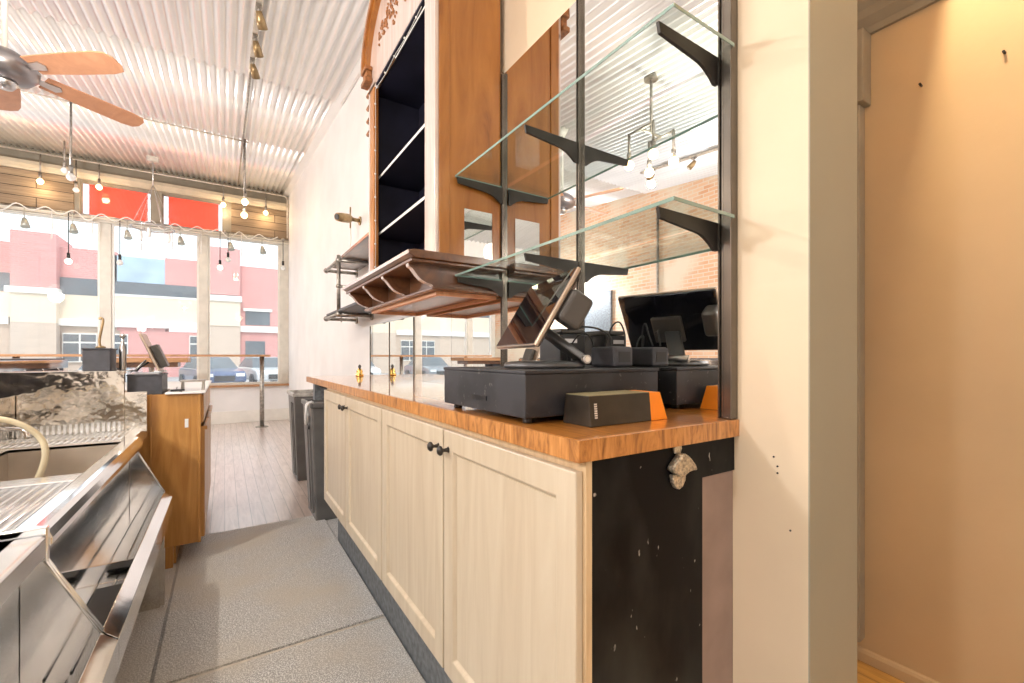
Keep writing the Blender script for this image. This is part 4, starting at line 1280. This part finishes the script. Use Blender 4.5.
# spotlights
def track(x, ys, label, slabel, grp, bar=True):
    if bar:
        b = MB()
        y0, y1 = ys[0] - .3, ys[-1] + .2
        zz = 0.045
        b.hexa([(x - .018, y0, CZ(y0) - .06), (x + .018, y0, CZ(y0) - .06), (x + .018, y1, CZ(y1) - .06), (x - .018, y1, CZ(y1) - .06)],
               [(x - .018, y0, CZ(y0) - .042), (x + .018, y0, CZ(y0) - .042), (x + .018, y1, CZ(y1) - .042), (x - .018, y1, CZ(y1) - .042)])
        tag(b.build('light_track', 'wpipe'), label, 'light track')
    for i, y in enumerate(ys):
        z = CZ(y) - .061
        t = thing('track_spotlight', slabel[i], 'spotlight', (x, y, z - .12), grp)
        MB().tube([(x, y, z), (x, y, z - .05)], 0.010, 8).box(x - .018, x + .018, y - .03, y + .03, z - .018, z).build('adapter', 'pipe', t)
        MB().tube([(x, y - .02, z - .05), (x + .012, y + .01, z - .085), (x + .03, y + .05, z - .125)], [.018, .030, .034], 14).build('lamp_head', 'brasspipe', t)
        MB().tube([(x + .0305, y + .0515, z - .126), (x + .032, y + .055, z - .130)], 0.028, 14).build('lens', 'bulboff', t)


track(0.20, [3.60, 4.02, 4.42], 'pale light track on the ceiling above the aisle', ['brass track spotlight nearest the top edge of the photo', 'middle brass track spotlight above the aisle', 'brass track spotlight farthest along the aisle track'], 'spotlights on the aisle track')
track(-2.78, [2.7, 3.37, 4.0], 'light track near the brick wall seen in the mirror', ['brass spotlight by the brick wall, first on its track', 'brass spotlight by the brick wall, middle of its track', 'brass spotlight by the brick wall, last on its track'], 'spotlights near the brick wall')

# square pipe chandelier (seen in the mirror)
CX, CY = -1.02, 2.56
ch = thing('pipe_chandelier', 'square pipe chandelier with four amber bulbs seen in the mirror', 'chandelier', (CX, CY, 2.75))
g = MB().tube([(CX, CY, 3.14), (CX, CY, CZ(CY) - .02)], 0.012, 12).tube([(CX, CY, CZ(CY) - .05), (CX, CY, CZ(CY) - .018)], 0.06, 16)
L = 0.13
g.tube([(CX - L, CY - L, 3.14), (CX - L, CY + L, 3.14)], 0.012, 10).tube([(CX + L, CY - L, 3.14), (CX + L, CY + L, 3.14)], 0.012, 10).tube([(CX - L, CY, 3.14), (CX + L, CY, 3.14)], 0.012, 10)
for (a, b) in ((-L, -L), (-L, L), (L, -L), (L, L)):
    g.tube([(CX + a, CY + b, 3.15), (CX + a, CY + b, 2.96)], 0.012, 10).tube([(CX + a, CY + b, 2.98), (CX + a, CY + b, 2.92)], 0.02, 12)
g.build('pipe_frame', 'pipe', ch)
for (a, b) in ((-L, -L), (-L, L), (L, -L), (L, L)):
    MB().ball((CX + a, CY + b, 2.875), 0.042, 16, 10).build('bulb', 'bulb', ch)
l = lamp('chandelier_light', (CX, CY, 2.70), 70, (1, .90, .76), .03)
l.parent = ch
l.location = (0, 0, -.05)

# ring chandelier in front of the windows
RX, RY, RZ = -0.913, 8.6, 3.16
rc = thing('ring_chandelier', 'wire ring chandelier hanging before the red sign boards', 'chandelier', (RX, RY, 3.0))
pts = [(RX + .26 * math.cos(a * PI / 14), RY + .26 * math.sin(a * PI / 14), RZ) for a in range(29)]
MB().tube(pts, 0.012, 8).build('ring', 'nickel', rc)
w_ = MB()
for a in range(6):
    t = a * PI / 3
    w_.tube([(RX + .26 * math.cos(t), RY + .26 * math.sin(t), RZ), (RX + .01 * math.cos(t), RY + .01 * math.sin(t), 3.80)], 0.003, 5)
w_.tube([(RX, RY, 3.80), (RX, RY, CZ(RY) - .01)], 0.008, 8)
w_.build('wires', 'nickel', rc)
MB().box(RX - .07, RX + .07, RY - .05, RY + .05, CZ(RY) - .09, CZ(RY) - .013).build('canopy', 'wpipe', rc)
for a in range(3):
    t = a * 2 * PI / 3 + .4
    c = (RX + .20 * math.cos(t), RY + .20 * math.sin(t))
    MB().lathe([(0.02, -.16), (0.028, -.12), (0.026, -.05), (0.012, -.01)], (c[0], c[1], RZ - .02), 12).build('glass_drop', 'bulboff', rc)

# rail with clip lamps, cords and garland across the window head
rl = MB().tube([(XL + .1, 9.46, 3.44), (1.02, 9.46, 3.44)], 0.013, 10).tube([(XL + .1, 9.44, 3.36), (1.02, 9.44, 3.40)], 0.005, 6)
for x in (-1.98, 0.0, 0.93):
    rl.ball((x, 9.46, 3.44), 0.035, 10, 8)
tag(rl.build('conduit', 'pipe'), 'grey pipe rail across the top of the shop windows', 'rail')
gl_pts = []
x = XL + .15
k = 0
while x < 0.98:
    gl_pts.append((x, 9.42, 3.47 if k % 2 == 0 else 3.37 + .03 * math.sin(k)))
    x += 0.155
    k += 1
gg = MB().tube(spline(gl_pts, 5), 0.009, 6)
tag(gg.build('cable_garland', 'wcord'), 'white cable looped in zigzags along the window rail', 'cable')
cl_l = ['leftmost grey clip lamp on the window rail', 'grey clip lamp beside the left mullion', 'grey clip lamp at the left of the middle window', 'grey clip lamp at the right of the middle window',
        'grey clip lamp over the left half of the right window', 'grey clip lamp over the right half of the right window']
for i, x in enumerate((-2.49, -1.97, -1.33, -0.64, 0.08, 0.58)):
    t = thing('clip_lamp', cl_l[i], 'lamp', (x, 9.43, 2.97), 'clip lamps on the window rail')
    MB().tube([(x, 9.44, 3.43), (x, 9.43, 3.24)], 0.008, 8).build('stem', 'green', t)
    MB().tube([(x, 9.43, 3.26), (x + .01, 9.42, 3.20), (x + .02, 9.40, 3.13)], [0.025, 0.040, 0.055], 12).build('shade', 'green', t)
cb_l = ['hanging cord bulb in front of the left shop window', 'hanging cord bulb at the left of the middle window', 'hanging cord bulb lowest in the right window', 'short hanging cord bulb in the right window', 'hanging cord bulb beside the white wall']
for i, (x, zb) in enumerate(((-2.02, 2.68), (-1.42, 2.73), (-0.07, 2.80), (0.05, 2.95), (0.93, 2.90))):
    bulb_fix(x, 9.447, 3.428, zb, cb_l[i], 'bulbw' if i in (0, 2) else 'bulboff', 'cord bulbs before the windows', rod='cord', r=0.045, rr=0.006, name='cord_bulb')
for i, (x, z) in enumerate(((-2.20, 3.0), (-1.75, 3.05), (-1.15, 2.95), (-0.75, 2.95), (-0.35, 3.0), (0.25, 3.0))):
    ll = ['loose white cord end beside the leftmost clip lamp', 'loose white cord end just left of the left mullion', 'loose white cord end left of the ring chandelier', 'loose white cord end right of the ring chandelier', 'loose white cord end in front of the right mullion', 'loose white cord end over the middle of the right window']
    tag(MB().tube([(x, 9.42, 3.42), (x + .01, 9.42, (3.42 + z) / 2), (x, 9.42, z)], 0.008, 6).build('loose_cord', 'wcord'), ll[i], 'cord', 'loose cord ends on the window rail')

# exit-side board on brick wall and small fittings seen in the mirror
tag(MB().box(XL + .004, XL + .05, 5.58, 6.30, 0.0, 2.38).build('dark_door_panel', 'kick', bevel=0.004), 'dark blue grey board standing against the brick wall', 'board')
tag(MB().tube([(XL + .02, 4.6, 0.0), (XL + .02, 4.6, 3.6)], 0.018, 10).build('conduit', 'pipe'), 'vertical conduit on the brick wall seen in the mirror', 'conduit')

# ------------------------------------------------------------------ outside
struct('ground', MB().box(-60, 60, YW + .2, 90, -.5, -.3), mat('asphalt', (0.42, 0.42, 0.42), .9, var=.08, vs=1), 'grey street outside the shop windows', 'street')
M['pink'] = bricks('pink_brick', (0.72, 0.33, 0.31), (0.66, 0.29, 0.27), (0.7, 0.5, 0.46), 'XZ0', 1.0, 0.42, 0.14, 0.01, rough=.9, bump=0)
M['cstone'] = mat('cream_stone', (0.82, 0.70, 0.55), .9, var=.03, vs=.5)
M['tanb'] = bricks('tan_brick', (0.66, 0.52, 0.42), (0.60, 0.47, 0.38), (0.7, 0.6, 0.5), 'XZ0', 1.0, 0.42, 0.14, 0.01, rough=.9, bump=0)
M['wstone'] = mat('white_stone', (0.88, 0.86, 0.82), .9, var=.02)
M['dglass'] = mat('grey_window_glass', (0.12, 0.14, 0.16), .25, var=.15, vs=.4)
M['bglass'] = mat('blue_glass', (0.42, 0.56, 0.72), .4, var=.15, vs=.5)
K = 1.75
YB = 42.0


def bb(mb, x0, x1, z0, z1, y0=0.0, y1=3.0):
    return mb.box(x0 * K, x1 * K, YB + y0, YB + y1, 1.21 + (z0 - 1.21) * K, 1.21 + (z1 - 1.21) * K)


gz = 1.21 + (-.3 - 1.21) / K
bl_ = thing('commercial_building', 'long two storey pink brick building with cream bands across the street', 'building', (-3, YB, -.3))
w1 = MB()
bb(w1, -13, -6.58, 3.6, 5.5)
bb(w1, -6.58, -5.37, 3.75, 5.88, -.8)
bb(w1, -5.37, -3.7, 3.6, 5.5)
bb(w1, -2.146, -0.62, 4.3, 5.45)
bb(w1, -3.7, -2.146, 2.3, 4.3)
bb(w1, -0.628, 0.59, 4.0, 6.1, -.6)
bb(w1, 0.59, 5.5, 2.64, 5.42)
bb(w1, 0.59, 5.5, gz, 2.36)
bb(w1, -3.6, -0.628, gz, 2.3, .01)
w1.build('pink_wall', 'pink', bl_)
w2 = MB()
bb(w2, -13, -6.58, 2.7, 3.62, -.1)
bb(w2, -6.58, -5.37, 2.5, 3.6, -.8)
bb(w2, -5.37, -0.628, 2.7, 3.70, -.1)
bb(w2, -0.628, 0.59, 2.6, 3.7, -.7)
w2.build('cream_band', 'cstone', bl_)
w3 = MB()
bb(w3, -6.7, -5.30, 3.58, 3.80, -1.0)
bb(w3, -13, -6.7, 2.43, 2.70, -.3)
bb(w3, -6.58, -0.628, 2.43, 2.70, -.3, 0)
bb(w3, -0.70, 0.65, 3.70, 3.95, -.9)
bb(w3, 0.59, 5.5, 2.36, 2.64, -.3)
bb(w3, 0.72, 1.88, 3.34, 3.46, -.2, 0)
bb(w3, -3.9, -0.6, 3.70, 3.79, -.15, 0)
w3.build('white_ledge', 'wstone', bl_)
w4 = MB()
bb(w4, -13, -6.6, gz, 2.43)
bb(w4, -6.58, -5.37, gz, 2.5, -.8)
bb(w4, -5.37, -3.6, gz, 2.43, .2)
bb(w4, -0.628, 0.59, gz, 2.6, -.6)
w4.build('tan_wall', 'tanb', bl_)
w5 = MB()
bb(w5, -13, -6.6, 3.65, 4.33, -.12, 0)
bb(w5, -5.36, -3.82, 3.65, 4.31, -.12, 0)
bb(w5, -3.82, -0.63, 3.78, 4.30, -.12, 0)
bb(w5, 0.80, 1.80, 2.70, 3.34, -.05, .1)
bb(w5, 0.80, 1.6, .9, 1.95, -.05, .1)
w5.build('dark_window_band', 'dglass', bl_)
w6 = MB()
bb(w6, -3.82, -2.146, 4.30, 5.36, 0.0)
w6.build('blue_glass_wall', 'bglass', bl_)
for (x0, x1) in ((-9.0, -7.0), (-5.30, -4.30), (-4.25, -3.35), (-1.3, -0.75)):
    f = MB()
    bb(f, x0, x1, 1.0, 2.15, -.06, .19)
    wf = f.build('window', 'wstone', bl_)
    p_ = MB()
    n_ = max(1, int((x1 - x0) / .45))
    dx = (x1 - x0) / n_
    for i in range(n_):
        bb(p_, x0 + i * dx + .03, x0 + (i + 1) * dx - .03, 1.05, 1.75, -.1, -.06)
        bb(p_, x0 + i * dx + .03, x0 + (i + 1) * dx - .03, 1.82, 2.10, -.1, -.06)
    p_.build('pane', 'dglass', wf)


def car(x, y, col, label, rot=0.0):
    t = thing('car', label, 'car', (x, y, -.3), 'parked cars outside')
    mx = Matrix.Translation((x, y, -.3)) @ Matrix.Rotation(rot, 4, 'Z')
    # profile along y (length), front toward -y
    body = [(-2.2, .35), (-2.25, .70), (-2.05, .86), (-1.2, .98), (1.9, 1.0), (2.2, .9), (2.2, .35)]
    MB(mx).prism(body, 'x', -.9, .9).build('body', col, t, bevel=0.10, seg=3)
    cab = [(-1.25, .96), (-.55, 1.45), (1.0, 1.48), (1.75, .99)]
    lo = [(-.84, -1.25, .96), (.84, -1.25, .96), (.84, 1.75, .96), (-.84, 1.75, .96)]
    hi = [(-.66, -.5, 1.48), (.66, -.5, 1.48), (.66, 1.0, 1.48), (-.66, 1.0, 1.48)]
    MB(mx).hexa(lo, hi).build('cabin_glass', 'dglass', t, bevel=0.05)
    MB(mx).box(-.64, .64, -.45, .95, 1.47, 1.50).build('roof', col, t, bevel=0.02)
    for sx in (-.86, .86):
        for yy in (-1.4, 1.4):
            MB(mx).tube([(sx - .1, yy, .34), (sx + .1, yy, .34)], .34, 18).build('wheel', 'black', t)
    MB(mx).box(-.8, -.45, -2.26, -2.16, .62, .76).box(.45, .8, -2.26, -2.16, .62, .76).build('headlight', 'white', t)
    MB(mx).box(-.4, .4, -2.27, -2.18, .42, .66).build('grille', 'black', t)


M['carblue'] = mat('blue_car_paint', (0.06, 0.10, 0.22), .25, coat=1.0)
M['carwhite'] = mat('white_car_paint', (0.75, 0.76, 0.78), .25, coat=1.0)
M['cargrey'] = mat('grey_car_paint', (0.25, 0.27, 0.30), .25, coat=1.0)
car(-0.55, 26, 'carblue', 'dark blue parked car at the left of the right window', .25)
car(1.75, 27, 'carwhite', 'white parked car outside the right shop window', .2)
car(4.2, 26.5, 'cargrey', 'grey parked car at the right edge of the right window', .2)
car(-4.4, 27, 'carwhite', 'white parked car outside the middle shop window')
car(-9.0, 27, 'cargrey', 'grey parked car outside the left shop window')

# ------------------------------------------------------------------ unseen fill globes added to brighten the room, and the hall lamp
def unseen_globe(x, y, zc, zg, power, col, label, r=.11):
    t = thing('unseen_globe', label, 'pendant light', (x, y, zg - r))
    MB().tube([(x, y, zg + r * .9), (x, y, zc)], 0.008, 10).lathe([(.06, -.02), (.06, 0)], (x, y, zc), 16).build('rod', 'nickel', t)
    MB().ball((x, y, zg), r, 20, 12).build('globe', 'bulbw', t)
    l = lamp('unseen_globe_light', (x, y, zg - r - .04), power, col, r)
    l.parent = t
    l.location = (0, 0, -.04)


unseen_globe(-0.7, -1.4, CZ(-1.4) - .02, 2.5, 62, (1, .93, .84), 'added white fill globe behind the camera over the aisle')
unseen_globe(-2.3, 0.4, CZ(.4) - .02, 2.3, 120, (1, .97, .93), 'added white fill globe over the left side of the room')
unseen_globe(-2.9, 6.6, CZ(6.6) - .02, 2.6, 230, (.90, .95, 1), 'added white fill globe towards the windows at far left')
unseen_globe(-1.95, 1.5, CZ(1.5) - .02, 2.4, 130, (.97, .98, 1), 'added white fill globe left of the sinks')
unseen_globe(0.45, -0.7, CZ(-.7) - .02, 2.85, 9, (1, .78, .48), 'added warm fill globe behind the camera near the hall opening')
unseen_globe(1.50, 0.418, 3.198, 3.145, 72, (1, .80, .50), 'small unseen warm globe under the side hall ceiling', r=.02)
